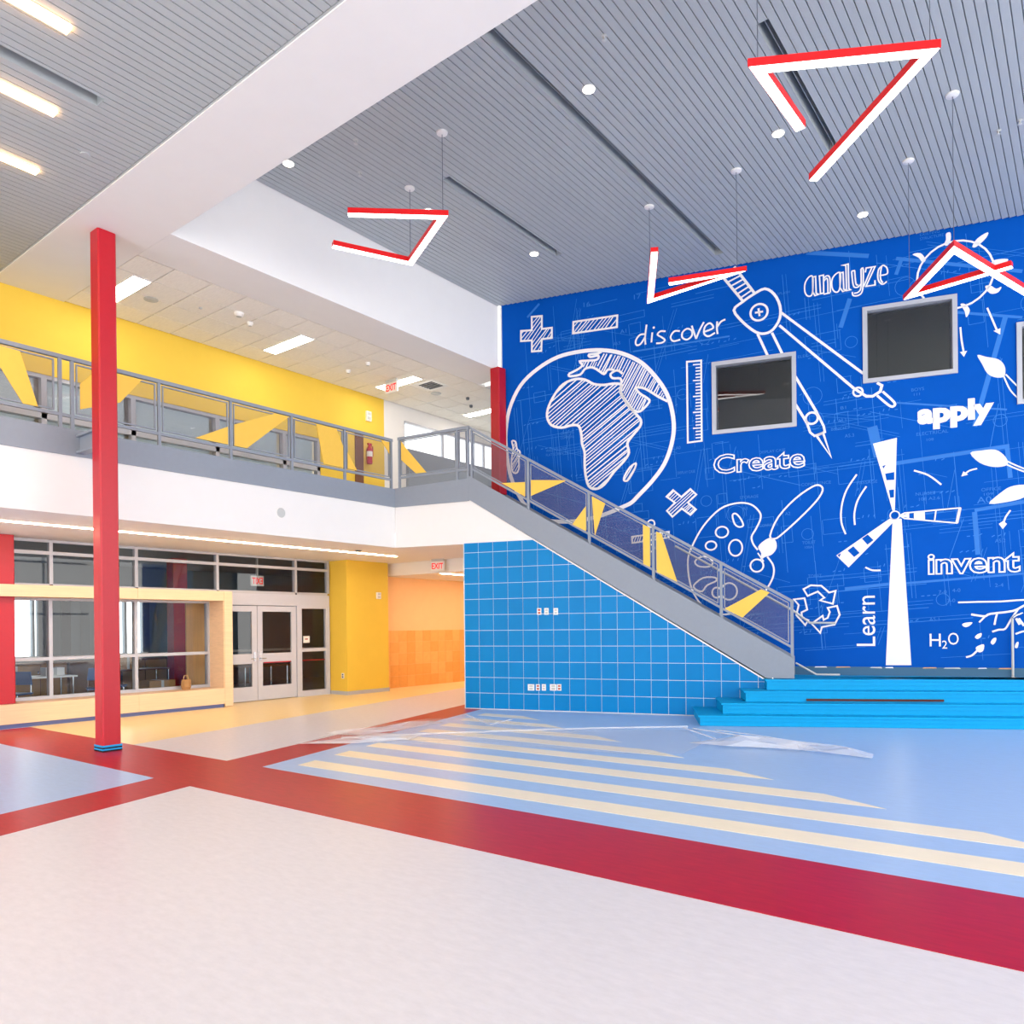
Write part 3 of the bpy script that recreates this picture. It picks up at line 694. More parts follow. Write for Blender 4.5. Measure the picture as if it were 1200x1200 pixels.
# ================================================================== LAMPS
def chevron(label, px, z, canopies, wd=.105, ht=.075):
    P = [onz(u, v, z) for u, v in px]
    t = thing('pendant_lamp', sum(P, Vector()) / len(P), label, 'pendant lamp', 'red chevron pendant lamps')
    def off(w):
        L, Rr = [], []
        for i, p in enumerate(P):
            d0 = (P[i] - P[i - 1]).normalized() if i else (P[1] - P[0]).normalized()
            d1 = (P[i + 1] - P[i]).normalized() if i < len(P) - 1 else d0
            n0 = Vector((-d0.y, d0.x, 0)); n1 = Vector((-d1.y, d1.x, 0)); bs = (n0 + n1).normalized(); k = min(2.6, 1 / max(.2, bs.dot(n0)))
            L.append(p + bs * w * k); Rr.append(p - bs * w * k)
        return L, Rr
    L, Rr = off(wd / 2)
    for i in range(len(P) - 1):
        pl = [L[i], L[i + 1], Rr[i + 1], Rr[i]]
        MB().prism([(p.x, p.y) for p in pl], XY, z + .004, z + ht).build('housing', REDL, t)
    L, Rr = off(wd / 2 - .008)
    for i in range(len(P) - 1):
        pl = [L[i], L[i + 1], Rr[i + 1], Rr[i]]
        MB().prism([(p.x, p.y) for p in pl], XY, z - .003, z + .01).build('diffuser', LAMPC, t)
    for i in canopies:
        p = P[i]; MB().tube([p + ZUP * ht, Vector((p.x, p.y, ZC - .03))], .004, 5).build('cable', STEELD, t)
        MB().lathe(Vector((p.x, p.y, ZC - .03)), [(.03, .0), (.075, .012), (.08, .03)], 14).build('canopy', PLAST, t)
chevron('red chevron pendant lamp hanging beside the white fascia wall', [(408, 252), (519, 255), (481, 309), (390, 289)], 7.14, (1, 2))
chevron('largest red chevron pendant lamp, high under the slatted ceiling', [(938, 152), (888, 82), (1090, 62), (953, 212)], 6.55, (1, 2))
chevron('red chevron pendant lamp over the word discover', [(767, 296), (762, 353), (864, 320), (784, 333)], 6.78, (1, 2))
chevron('red chevron pendant lamp in front of the painted sun', [(1186, 313), (1066, 348), (1118, 293), (1206, 346)], 6.32, (1, 2))
for u, v, lab in [(690, 104, 'round white downlight beside the long dark air slot'), (338, 191, 'round white downlight partly hidden by the white beam'), (626, 297, 'round white downlight near the end of the short air slot'), (912, 156, 'round white downlight beside the largest pendant lamp'), (1011, 251, 'round white downlight close to the mural above the word analyze'), (502, 247, 'round white downlight just above the pendant by the fascia wall')]:
    p = onz(u, v, ZC)
    t = thing('downlight', p, lab, 'downlight', 'downlights of the slatted ceiling')
    MB().lathe(p, [(.085, -.012), (.085, 0), (.07, .002)], 20).build('trim_ring', PLAST, t)
    MB().lathe(p, [(.07, -.016), (.07, -.011)], 20).build('lens', LAMPW, t)
for u, v in [(417, 164), (422, 202), (708, 42), (1170, 153), (1195, 141)]:
    p = onz(u, v, ZC)
    t = thing('sprinkler_head', p, 'small grey sprinkler head under the slatted ceiling', 'sprinkler', 'sprinklers of the slatted ceiling')
    MB().lathe(p, [(.012, -.06), (.03, -.055), (.012, -.05), (.012, -.01), (.035, -.004), (.035, 0)], 12).build('head', PLASTG, t)
# linear air slots: open troughs above the slats with a vane inside
def slot_parts(t, x0, x1, y0, y1, z):
    b_ = MB(); h_ = z + .30
    b_.box((x0, x0 + .004), (y0, y1), (z - .003, h_)); b_.box((x1 - .004, x1), (y0, y1), (z - .003, h_)); b_.box((x0 + .004, x1 - .004), (y0, y1), (h_ - .004, h_))
    b_.box((x0 + .004, x1 - .004), (y0, y0 + .004), (z, h_)); b_.box((x0 + .004, x1 - .004), (y1 - .004, y1), (z, h_)); b_.build('slot', SLAT, t)
    xm = (x0 + x1) / 2; box('vane', (xm - .004, xm + .004), (y0 + .01, y1 - .01), (z + .06, z + .16), SLAT, t)
for lab, x0, x1, y0, y1 in [('long dark air slot running from the beam to the mural in the slatted ceiling', -5.40, -5.24, 5.3, 13.1), ('short dark air slot in the slatted ceiling beside the fascia wall', -7.66, -7.52, 8.3, 11.3), ('dark air slot in the slatted ceiling over the largest pendant', -2.95, -2.80, 8.35, 11.3)]:
    t = thing('air_slot', ((x0 + x1) / 2, y0, ZC), lab, 'air diffuser')
    slot_parts(t, x0, x1, y0, y1, ZC)
p0 = onz(123, 116, ZL)
t = thing('air_slot', (p0.x, p0.y, ZL), 'flat grey air slot in the slatted ceiling between two warm light strips', 'air diffuser')
slot_parts(t, p0.x - .17, p0.x, -2.0, p0.y, ZL)
for u, v, lab in [(80, 33, 'warm linear lamp of the slatted ceiling on the room side of the air slot'), (64, 131, 'warm linear lamp of the slatted ceiling between the air slot and another lamp'), (43, 200, 'warm linear lamp of the slatted ceiling closest to the yellow wall')]:
    p = onz(u, v, ZL)
    t = thing('linear_lamp', p, lab, 'linear lamp', 'warm linear lamps of the left ceiling')
    box('diffuser', (p.x - .05, p.x + .05), (-3.0, p.y), (ZL - .030, ZL - .002), LAMPL, t)
    box('end_cap', (p.x - .055, p.x + .055), (p.y, p.y + .006), (ZL - .030, ZL - .001), LAMPL, t)
p = onz(100, 181, ZL); t = thing('ceiling_sensor', p, 'small round grey sensor on the slatted ceiling near the beam', 'sensor'); MB().lathe(p, [(.05, -.012), (.055, 0)], 16).build('disc', SLAT, t)
# soffit strips
t = thing('linear_lamp', (-12.68, 12.0, 3.245), 'long thin light strip recessed in the balcony soffit', 'linear lamp')
box('diffuser', (-12.71, -12.65), (-4, 12.05), (3.232, 3.243), LAMPO, t); box('end_cap', (-12.72, -12.64), (12.05, 12.07), (3.230, 3.243), PLAST, t)
t = thing('linear_lamp', (-12.9, 15.5, 2.95), 'short light strip in the orange corridor ceiling', 'linear lamp')
box('diffuser', (-12.95, -12.85), (13.8, 18.5), (2.938, 2.948), LAMPO, t); box('end_cap', (-12.95, -12.85), (18.5, 18.52), (2.936, 2.948), PLAST, t)
# troffers
for lab, x0, x1, y0 in [('white troffer lamp partly hidden by the tall red column', -12.6, -11.41, 5.50), ('white troffer lamp of the balcony ceiling between the red column and the exit sign', -12.58, -11.38, 8.52), ('white troffer lamp right behind the hanging exit sign', -12.62, -11.42, 11.40), ('white troffer lamp beyond the air grille near the mural column', -12.6, -11.4, 14.3)]:
    t = thing('troffer_lamp', ((x0 + x1) / 2, y0 + .15, ZB), lab, 'ceiling lamp', 'troffers of the balcony ceiling')
    box('diffuser', (x0 + .015, x1 - .015), (y0 + .015, y0 + .285), (ZB - .006, ZB + .002), LAMPW, t)
    b = MB(); holes_wall(b, (x0, x1, y0, y0 + .30), [(x0 + .015, x1 - .015, y0 + .015, y0 + .285)], XY, ZB - .008, ZB + .003); b.build('frame', PLAST, t)
# small ceiling devices over the balcony
for lab, cat_, u, v, r, prof in [('round ceiling speaker in the balcony ceiling tiles behind the red column', 'speaker', 177, 351, .11, 0), ('small white detector dome on the balcony ceiling', 'detector', 235, 361, .03, 0),
                           ('white smoke detector on the balcony ceiling between two troffers', 'detector', 293, 378, .05, 1), ('white projecting detector on the balcony ceiling', 'detector', 280, 367, .08, 1),
                           ('white sprinkler plate on the balcony ceiling before the exit sign', 'sprinkler', 431, 425, .05, 1), ('white sprinkler plate on the balcony ceiling by the yellow wall', 'sprinkler', 408, 434, .05, 1),
                           ('round white ceiling speaker beyond the air grille', 'speaker', 511, 461, .12, 0), ('dark sprinkler on the ceiling near the red column', 'sprinkler', 548, 466, .04, 1), ('dark sprinkler on the ceiling beyond the speaker', 'sprinkler', 552, 475, .04, 1)]:
    p = onz(u, v, ZB); t = thing('ceiling_device', p, lab, cat_)
    h_ = .012 if not prof else .06
    MB().lathe(p, [(r * .7, -h_), (r, -h_ * .5), (r, .003)], 18).build('body', PLASTG if not prof else (STEELD if 'dark' in lab else PLAST), t)
    MB().lathe(p, [(r * .5, -h_ - .004), (r * .6, -h_ + .001)], 14).build('cap', PLASTG, t)
p = onz(501, 450, ZB); p.y += .12; t = thing('air_grille', p, 'square air grille in the balcony ceiling beside the exit sign', 'air grille')
b = MB(); holes_wall(b, (p.x - .28, p.x + .28, p.y - .28, p.y + .28), [(p.x - .2, p.x + .2, p.y - .2, p.y + .2)], XY, ZB - .006, ZB + .003); b.build('frame', PLAST, t)
for i in range(5): box('louvre', (p.x - .2, p.x + .2), (p.y - .19 + .08 * i, p.y - .15 + .08 * i), (ZB - .01, ZB + .001), STEELD, t)

# ================================================================== SIGNS AND SMALL DEVICES
def exit_sign(label, c, ax, w_=.36, h_=.22, stem=.06, mirror=False):
    """ax: direction of the reading line"""
    ax = Vector(ax).normalized(); nr = Vector((ax.y, -ax.x, 0))
    t = thing('exit_sign', c, label, 'exit sign')
    fr = lambda a, z, d_: Vector(c) + ax * a + ZUP * z - nr * d_
    MB().prism([(-w_ / 2, -h_), (w_ / 2, -h_), (w_ / 2, 0), (-w_ / 2, 0)], fr, .02, -.02).build('face', PLAST, t)
    cw = .16 if stem < .1 else .015
    MB().prism([(-cw, 0), (cw, 0), (cw, stem), (-cw, stem)], fr, .03, -.03).build('canopy', PLASTG, t)
    b = MB(); text_to(b, 'EXIT', (lambda a, z, d_: fr(-a, z, d_)) if mirror else fr, (-w_ * .42, -h_ * .82), w_ * .84, h_ * .64, -.023, bold=.02); b.build('lettering', SIGNR, t)
BX = (1, 0, 0)
p = onz(513, 655, 3.245); exit_sign('white exit sign with red letters hanging from the soffit before the corridor', Vector((p.x, p.y, 3.185)), MD)
p = onz(459, 445, ZB); exit_sign('red lettered exit sign hanging from the balcony ceiling', Vector((p.x, p.y, ZB - .06)), BX)
p = onx(301, 668, -15.6); exit_sign('mirrored exit sign standing in for a reflection in the glass above the double doors', Vector((-15.6, p.y, 2.86)), (0, 1, 0), .34, .24, .42, True)  # added sign, lettered backwards to imitate a reflection in the glass
def plate_dev(name, label, cat_, c, fr, w_, h_, dark=None):
    t = thing(name, fr(c[0], c[1], c[2]), label, cat_)
    MB().prism([(c[0] - w_ / 2, c[1] - h_ / 2), (c[0] + w_ / 2, c[1] - h_ / 2), (c[0] + w_ / 2, c[1] + h_ / 2), (c[0] - w_ / 2, c[1] + h_ / 2)], fr, c[2], c[3]).build('plate', PLAST, t)
    k = w_ * .28; e = (c[3] - c[2]) * .25
    for s_ in (-1, 1):
        MB().prism([(c[0] - k, c[1] + s_ * h_ * .22 - h_ * .14), (c[0] + k, c[1] + s_ * h_ * .22 - h_ * .14), (c[0] + k, c[1] + s_ * h_ * .22 + h_ * .14), (c[0] - k, c[1] + s_ * h_ * .22 + h_ * .14)], fr, c[3], c[3] + e).build('socket', dark or PLASTG, t)
RS_ = mat('socket_red_brown', (190, 84, 64), .5, .3)
for u, dk, lab in [(632, RS_, 'first device plate of the upper row on the blue tiles, with red sockets'), (640.5, PLASTG, 'middle plain device plate of the upper row on the blue tiles'), (651.5, PLASTG, 'last device plate of the upper row on the blue tiles')]:
    m, z = onm(u, 716.5, NT); plate_dev('outlet_plate', lab, 'outlet', (m, z, NT - .001, NT - .009), MZ, .085, .125, dk)
for u, dk, lab, w_ in [(622.5, PLASTG, 'wide double outlet plate low on the blue tiles, first of five', .13), (630.5, RS_, 'red socketed outlet plate low on the blue tiles, second of five', .08), (637.5, PLASTG, 'plain outlet plate low on the blue tiles, third of five', .08), (648.5, PLASTG, 'wide double outlet plate low on the blue tiles, fourth of five', .13), (655.5, RS_, 'red socketed outlet plate low on the blue tiles, last of five', .08)]:
    m, z = onm(u, 805.5, NT); plate_dev('outlet_plate', lab, 'outlet', (m, z, NT - .001, NT - .009), MZ, w_, .12, dk)
p = onx(443, 698, -14.2); plate_dev('call_point', 'white wall device on the yellow pier at head height', 'wall device', (p.y, p.z, -14.199, -14.16), YZ, .13, .16)
plate_dev('outlet_plate', 'grey outlet plate low on the yellow pier', 'outlet', (-14.36, .46, 11.859, 11.85), XZ, .09, .13, STEELD)
p = onx(431, 488, XY2); plate_dev('strobe_alarm', 'white alarm strobe on the yellow wall above the railing', 'alarm', (p.y, p.z, XY2 + .001, XY2 + .05), YZ, .14, .22)
p = onz(420, 645, 3.245)
t = thing('soffit_sensor', (p.x, p.y, 3.245), 'small dark sensor under the balcony soffit by the yellow pier', 'sensor'); MB().lathe((p.x, p.y, 3.243), [(.05, -.02), (.07, 0)], 14).build('body', STEELD, t)
# extinguisher on a brown post behind the railing
p = onx(430, 530, XY2); t = thing('fire_extinguisher', (XY2 + .09, p.y, p.z - .28), 'red fire extinguisher hung on a brown board of the yellow wall', 'fire extinguisher')
MB().lathe((XY2 + .09, p.y, p.z - .28), [(.06, 0), (.065, .02), (.065, .34), (.03, .40), (.02, .43)], 14).build('cylinder', RED, t)
MB().lathe((XY2 + .09, p.y, p.z - .28), [(.067, .16), (.067, .28)], 14).build('label_band', PLAST, t)
b = MB(); b.box((XY2 + .07, XY2 + .11), (p.y - .05, p.y + .06), (p.z + .15, p.z + .19)); b.tube([(XY2 + .1, p.y, p.z + .15), (XY2 + .12, p.y + .07, p.z + .12), (XY2 + .11, p.y + .08, p.z - .1)], .012); b.build('valve', RED, t)
tag(box('wall_board', (XY2 + .002, XY2 + .022), (p.y - .36, p.y - .12), (4.36, 6.0), DWOOD), 'brown vertical board on the yellow wall beside the extinguisher', 'board')

# ================================================================== GLAZED BACK AND SIDE OF THE HALL (behind the camera)
w = sroot('window_back_offscreen', (0, -8.8, 0))
for i in range(12): box('mullion', (-13 + 2 * i - .04, -13 + 2 * i + .04), (-8.9, -8.75), (0, 7.0), ALU, w)
for z in (.05, 2.4, 4.8, 6.95): box('rail', (-13.1, 8.8), (-8.86, -8.78), (z - .04, z + .04), ALU, w)
w = sroot('window_right_offscreen', (8.7, 0, 0))
for i in range(12): box('mullion', (8.7, 8.8), (-8.8 + 2.1 * i - .04, -8.8 + 2.1 * i + .04), (0, 6.9), ALU, w)
for z in (.05, 2.4, 4.8, 6.85): box('rail', (8.72, 8.78), (-8.8, 16.2), (z - .04, z + .04), ALU, w)

# ================================================================== MURAL PRINT (flat ink on the wall, drawn in wall coordinates)
PXM = 13.3 / FPX                                # metres per pixel on the mural, about
def zf(x0, y0, s): return lambda pts: [onm(x0 + x / s, y0 + y / s) for x, y in pts]
G = zf(580, 340, 5); W_ = zf(740, 280, 1200 / 260); N_ = zf(920, 240, 1200 / 280); K_ = zf(780, 520, 5); I_ = zf(960, 500, 5)
T_ = zf(800, 680, 3); S_ = zf(560, 520, 5); H_ = zf(1040, 700, 7.5); E_ = zf(900, 200, 8); PXF = zf(0, 0, 1)
D1, D2, D3 = NM - .003, NM - .005, NM - .007    # print layers
class Ink(MB):
    def stroke(s, pts, w, closed=False, d=D2):
        w *= PXM / 2; k = len(pts); L = []; Rr = []
        for i in range(k):
            a = Vector(pts[(i - 1) % k] if closed or i else pts[0]); c = Vector(pts[(i + 1) % k] if closed or i < k - 1 else pts[-1]); p = Vector(pts[i])
            d0 = (p - a); d1 = (c - p)
            if d0.length < 1e-7: d0 = d1
            if d1.length < 1e-7: d1 = d0
            if d0.length < 1e-7: continue
            d0 = d0.normalized(); d1 = d1.normalized()
            n0 = Vector((-d0.y, d0.x)); n1 = Vector((-d1.y, d1.x)); b_ = n0 + n1
            if b_.length < .2: b_ = n0.copy(); kk = 1
            else: b_.normalize(); kk = min(1.8, 1 / max(.3, b_.dot(n0)))
            L.append(p + b_ * w * kk); Rr.append(p - b_ * w * kk)
        k = len(L); vs_ = [MZ(q.x, q.y, d) for q in L] + [MZ(q.x, q.y, d) for q in Rr]
        inw = lambda q: any(w_[0] < q.x < w_[1] and w_[2] < q.y < w_[3] for w_ in WIN)
        s.add(vs_, [[i, (i + 1) % k, k + (i + 1) % k, k + i][::-1] for i in range(k if closed else k - 1) if not (inw(L[i]) or inw(L[(i + 1) % k]))]); return s
    def fill(s, pts, d=D2):
        s.add([MZ(p[0], p[1], d) for p in pts], [list(range(len(pts)))]); return s
    def disc(s, c, r, d=D2, n=20): return s.fill([(c[0] + r * math.cos(2 * math.pi * i / n), c[1] + r * math.sin(2 * math.pi * i / n)) for i in range(n)], d)
    def ring(s, c, r, w, d=D2, n=28, ry=None): return s.stroke([(c[0] + r * math.cos(2 * math.pi * i / n), c[1] + (ry or r) * math.sin(2 * math.pi * i / n)) for i in range(n)], w, True, d)
    def hatch(s, poly, ang, gap, w, d=D2, jit=.25):
        ca, sa = math.cos(ang), math.sin(ang); rp = [(p[0] * ca + p[1] * sa, -p[0] * sa + p[1] * ca) for p in poly]
        y = min(p[1] for p in rp) + gap * .5; top = max(p[1] for p in rp)
        while y < top:
            xs = []
            for i in range(len(rp)):
                p, q = rp[i], rp[(i + 1) % len(rp)]
                if (p[1] - y) * (q[1] - y) < 0: xs.append(p[0] + (q[0] - p[0]) * (y - p[1]) / (q[1] - p[1]))
            xs.sort()
            for a, c in zip(xs[::2], xs[1::2]):
                if c - a > gap * .5:
                    e = gap * .4; y2 = y + random.uniform(-.3, .3) * gap
                    s.stroke([((a + e * .3) * ca - y * sa, (a + e * .3) * sa + y * ca), ((c - e * .3) * ca - y2 * sa, (c - e * .3) * sa + y2 * ca)], w * random.uniform(.8, 1.25), False, d)
            y += gap * random.uniform(1 - jit, 1 + jit)
        return s
def ink(name, b, m_=None): return b.build(name, m_ or INK, wm)
px = lambda n: n * PXM

# plus, minus, times, divide
b = Ink(); pl = G([(216, 157), (275, 152), (275, 228), (334, 221), (334, 280), (275, 288), (272, 356), (217, 360), (217, 295), (153, 299), (153, 240), (217, 235)])
b.stroke(pl, 2.6, True).hatch(pl, .85, px(4.4), 1.3); ink('painted_plus_sign', b)
b = Ink(); pl = G([(460, 187), (717, 149), (715, 217), (458, 254)]); b.stroke(pl, 2.6, True).hatch(pl, .85, px(4.4), 1.3); ink('painted_minus_sign', b)
b = Ink(); pl = K_([(6, 310), (44, 272), (92, 312), (145, 266), (180, 298), (130, 345), (178, 385), (146, 417), (95, 380), (40, 428), (8, 393), (55, 346)]); b.stroke(pl, 2.2, True).hatch(pl, .7, px(3), 1.1); ink('painted_times_sign', b)
b = Ink(); pl = S_([(903, 545), (1120, 515), (1118, 550), (905, 582)]); b.stroke(pl, 2, True).hatch(pl, 1.2, px(3), 1); b.ring(S_([(1015, 468)])[0], px(4.5), 2).ring(S_([(1015, 612)])[0], px(4.5), 2); ink('painted_division_sign', b)

# globe
b = Ink()
gl = G([(150, 560), (250, 462), (370, 392), (500, 360), (620, 352), (740, 370), (860, 427), (960, 532), (1020, 640), (1048, 780), (1036, 900), (992, 1020), (920, 1120), (840, 1205)]) + S_([(900, 345), (845, 372), (740, 415), (620, 446), (500, 457), (380, 440), (270, 350), (205, 225), (178, 120)]) + PXF([(592.6, 512), (597, 480)])
b.stroke(smooth(gl, True, 4), 5.2, True)
af = G([(470, 522), (400, 552), (352, 610), (316, 680), (306, 740), (330, 790), (390, 806), (450, 792), (490, 796), (506, 840), (511, 900), (526, 950), (526, 1010), (531, 1080), (550, 1148), (590, 1165), (640, 1140), (700, 1062), (758, 1000), (785, 952), (776, 900), (800, 860), (848, 802), (855, 762), (822, 722), (790, 680), (762, 640), (738, 598), (742, 556), (700, 548), (640, 556), (580, 551), (530, 526)])
afs = smooth(af, True, 3); b.stroke(afs, 3.4, True).hatch(afs, .62, px(4.2), 1.5)
asia = G([(625, 368), (740, 384), (870, 446), (958, 548), (1008, 645), (960, 628), (880, 580), (830, 568), (850, 605), (902, 652), (850, 708), (805, 695), (748, 600), (742, 545), (745, 492), (700, 470), (660, 470), (640, 490), (602, 466), (598, 412)])
b.hatch(asia, 1.05, px(3.6), 1.5)
for st_ in ([(742, 556), (735, 600), (790, 690), (815, 705), (852, 710), (905, 655), (888, 630), (850, 606), (826, 572), (880, 578), (960, 626), (1012, 652)], [(742, 545), (735, 518), (690, 516), (678, 492), (716, 470), (748, 490)],
            [(432, 492), (440, 505), (500, 495), (528, 462), (568, 453), (602, 468), (640, 492), (662, 466), (700, 468)], [(432, 492), (490, 462), (512, 440), (498, 418), (540, 414), (598, 408), (606, 384), (560, 392), (552, 378), (600, 372), (625, 362)]):
    b.stroke(smooth(G(st_), False, 3), 3)
eu = G([(500, 422), (600, 412), (602, 466), (560, 452), (530, 462), (505, 445)]); b.hatch(eu, 1.0, px(3.4), 1.4)
md = smooth(G([(825, 1015), (790, 1040), (760, 1090), (757, 1115), (778, 1115), (802, 1080), (822, 1040)]), True, 3); b.stroke(md, 2.4, True).hatch(md, 1, px(3), 1.2)
sa = smooth(G([(100, 885), (122, 890), (130, 930), (148, 950), (140, 990), (142, 1040), (128, 1072), (102, 1060), (98, 990), (108, 930)]), True, 3); b.stroke(sa, 2.2, True).hatch(sa, 1.0, px(3), 1.2)
ink('painted_globe', b)

# ruler
b = Ink(); b.stroke(W_([(300, 665), (377, 658), (380, 1092), (305, 1102)]), 2.2, True)
for i in range(24):
    y = 678 + i * 17.2; L = 44 if i % 5 == 0 else 30; b.stroke(W_([(377 - L, y + 3), (377, y)]), 1.6)
ink('painted_ruler', b)

# discover (handwriting)
b = Ink()
for st_, cl in [([(76, 515), (45, 520), (24, 550), (27, 574), (50, 568), (74, 530)], 0), ([(82, 464), (74, 530), (76, 572)], 0), ([(113, 506), (108, 560)], 0), ([(185, 500), (157, 500), (141, 518), (163, 532), (181, 548), (164, 562), (134, 565)], 0),
                ([(262, 499), (232, 500), (212, 530), (226, 553), (264, 545)], 0), ([(302, 486), (277, 505), (275, 533), (300, 545), (326, 525), (326, 497)], 1), ([(326, 470), (338, 505), (350, 541)], 0), ([(350, 541), (368, 495), (392, 450)], 0),
                ([(397, 502), (442, 482), (425, 456), (398, 475), (393, 512), (416, 527), (452, 508)], 0), ([(464, 446), (462, 480), (466, 515)], 0), ([(464, 476), (484, 448), (508, 436)], 0)]:
    b.stroke(smooth(W_(st_), bool(cl), 4), 2.2, bool(cl))
b.disc(W_([(121, 480)])[0], px(1.5)); ink('painted_word_discover', b)

# analyze (outlined serif)
b = Ink()
for st_, cl in [([(385, 997), (347, 1060), (347, 1140), (378, 1178), (416, 1152), (420, 1002)], 1), ([(418, 1000), (446, 992), (452, 1152), (478, 1160), (440, 1172), (420, 1140)], 1), ([(482, 988), (520, 980), (522, 1148), (492, 1154)], 1), ([(522, 1012), (552, 986), (580, 1010), (584, 1142)], 0), ([(522, 1040), (548, 1010), (560, 1040), (562, 1146)], 0), ([(520, 1160), (582, 1146)], 0),
                ([(640, 967), (601, 1020), (601, 1100), (634, 1140), (670, 1112), (680, 966)], 1), ([(672, 962), (704, 953), (710, 1112), (736, 1122), (700, 1134), (676, 1100)], 1), ([(690, 888), (752, 876), (758, 1108), (776, 1118), (736, 1126), (730, 890)], 1),
                ([(784, 946), (800, 1078), (838, 1094), (872, 1062)], 0), ([(812, 940), (824, 1060), (846, 1072)], 0), ([(782, 944), (816, 936)], 0), ([(868, 930), (892, 926), (888, 1110), (856, 1166), (800, 1172), (790, 1138)], 0), ([(872, 930), (872, 1090), (846, 1140), (806, 1150)], 0),
                ([(912, 955), (920, 914), (1004, 900), (918, 1086), (1004, 1072), (1002, 1028)], 0), ([(974, 908), (896, 1088)], 0), ([(1080, 886), (1036, 930), (1032, 1020), (1070, 1066), (1114, 1040)], 0), ([(1066, 896), (1054, 960), (1056, 1020), (1076, 1052)], 0), ([(1080, 886), (1114, 912), (1116, 968), (1044, 984)], 0)]:
    b.stroke(E_(st_) if st_[0][0] in (482, 672, 690, 912, 974, 782, 418, 520) else smooth(E_(st_), bool(cl), 4), 1.6, bool(cl))
ink('painted_word_analyze', b)

# words in type
def word(name, body, pl, pr, hpx, m_=None, desc=0.0, **k):
    a, c = onm(*pl), onm(*pr); b_ = Ink(); h_ = hpx * PXM
    text_to(b_, body, MZ, (a[0], a[1] - desc * PXM), c[0] - a[0], h_, D2, **k); ink(name, b_, m_)
word('painted_word_create', 'Create', (836, 556.5), (944, 549), 25, outline=.022, bold=.015)
word('painted_word_invent', 'invent', (1087, 674), (1196, 671), 24, outline=.024, bold=.025)
word('painted_word_apply', 'apply', (1075, 505), (1165, 493), 31, bold=.055)
word('painted_letter_h', 'H', (1089.5, 757.5), (1102.5, 757), 14.5); word('painted_digit_two', '2', (1104, 760), (1110, 760), 9); word('painted_letter_o', 'O', (1111, 755.5), (1123.5, 755), 13.5)
a, c = onm(1026, 757), onm(1026, 698)
b = Ink(); text_to(b, 'Learn', MZ, a, c[1] - a[1], px(20), D2, rot=math.pi / 2); ink('painted_word_learn', b)

# pair of compasses
b = Ink(); hd = W_([(478, 172), (548, 150), (664, 292), (600, 336)])
b.stroke(W_([(474, 182), (600, 334)]), 3.2).stroke(W_([(556, 150), (664, 292)]), 3.2)
for i in range(7):
    t_ = i / 6.5; b.stroke(W_([(478 + 118 * t_, 190 + 136 * t_ + 6), (558 + 102 * t_, 160 + 126 * t_)]), 2)
b.stroke(smooth(W_([(554, 386), (600, 342), (660, 300), (722, 270), (772, 300), (803, 362), (802, 430), (766, 490), (722, 512), (672, 504), (602, 450)]), True, 3), 3.2, True)
b.ring(W_([(690, 397)])[0], px(10), 2.6).stroke(W_([(668, 400), (712, 393)]), 2.4).stroke(W_([(687, 376), (693, 418)]), 2.4)
b.stroke(N_([(-21, 541), (393, 848)]), 3).stroke(N_([(-29, 606), (0, 630), (345, 922), (408, 962), (440, 962), (478, 938), (486, 908), (462, 894)]), 3)
b.ring(N_([(366, 940)])[0], px(5), 2.2).stroke(smooth(N_([(462, 958), (522, 1008), (545, 1012), (548, 992), (490, 938)]), False, 3), 2.6)
b.stroke(W_([(682, 514), (736, 630)]), 3).stroke(W_([(760, 508), (816, 622)]), 3).stroke(W_([(886, 744), (1002, 938)]), 3).stroke(W_([(884, 890), (952, 1000)]), 3)
b.ring(W_([(975, 970)])[0], px(6.8), 2.6).stroke(W_([(950, 998), (966, 1046), (990, 1066), (1046, 1045), (1040, 1014), (1002, 938)]), 2.6).stroke(W_([(1002, 1066), (1080, 1180), (1036, 1048)]), 2.6, True)
ink('painted_compasses', b)

# palette and brush
b = Ink(); b.stroke(smooth(K_([(540, 622), (514, 588), (504, 545), (530, 498), (556, 440), (550, 400), (500, 356), (420, 348), (320, 382), (222, 482), (156, 600), (131, 680), (140, 800), (172, 890), (230, 960), (320, 1000), (440, 980), (540, 920), (602, 836), (632, 770), (630, 712), (596, 662)]), False, 4), 2.1)
for c_, rx, ry in [((330, 518), 38, 34), ((266, 597), 33, 27), ((410, 610), 40, 50), ((535, 714), 38, 38), ((372, 865), 48, 52), ((300, 872), 28, 32)]:
    o_ = K_([c_])[0]; b.ring(o_, px(rx / 5), 2, ry=px(ry / 5))
for st_ in ([(392, 420), (412, 410), (440, 440), (455, 478), (432, 488), (405, 470)], [(165, 830), (220, 786), (288, 784), (296, 804), (242, 830), (216, 864), (182, 856)], [(172, 690), (205, 664), (250, 664), (275, 690), (266, 716), (230, 722), (190, 716)]): b.stroke(smooth(K_(st_), True, 3), 2, True)
b.stroke(smooth(K_([(612, 540), (660, 430), (760, 322), (860, 252), (905, 245), (920, 275), (880, 340), (780, 442), (682, 530), (642, 556)]), True, 3), 2, True)
b.stroke(K_([(540, 640), (575, 690)]), 1.6)
b.fill(smooth(K_([(542, 604), (580, 566), (620, 550), (646, 570), (650, 612), (622, 650), (582, 664), (556, 682), (560, 642)]), True, 3)); ink('painted_palette', b)

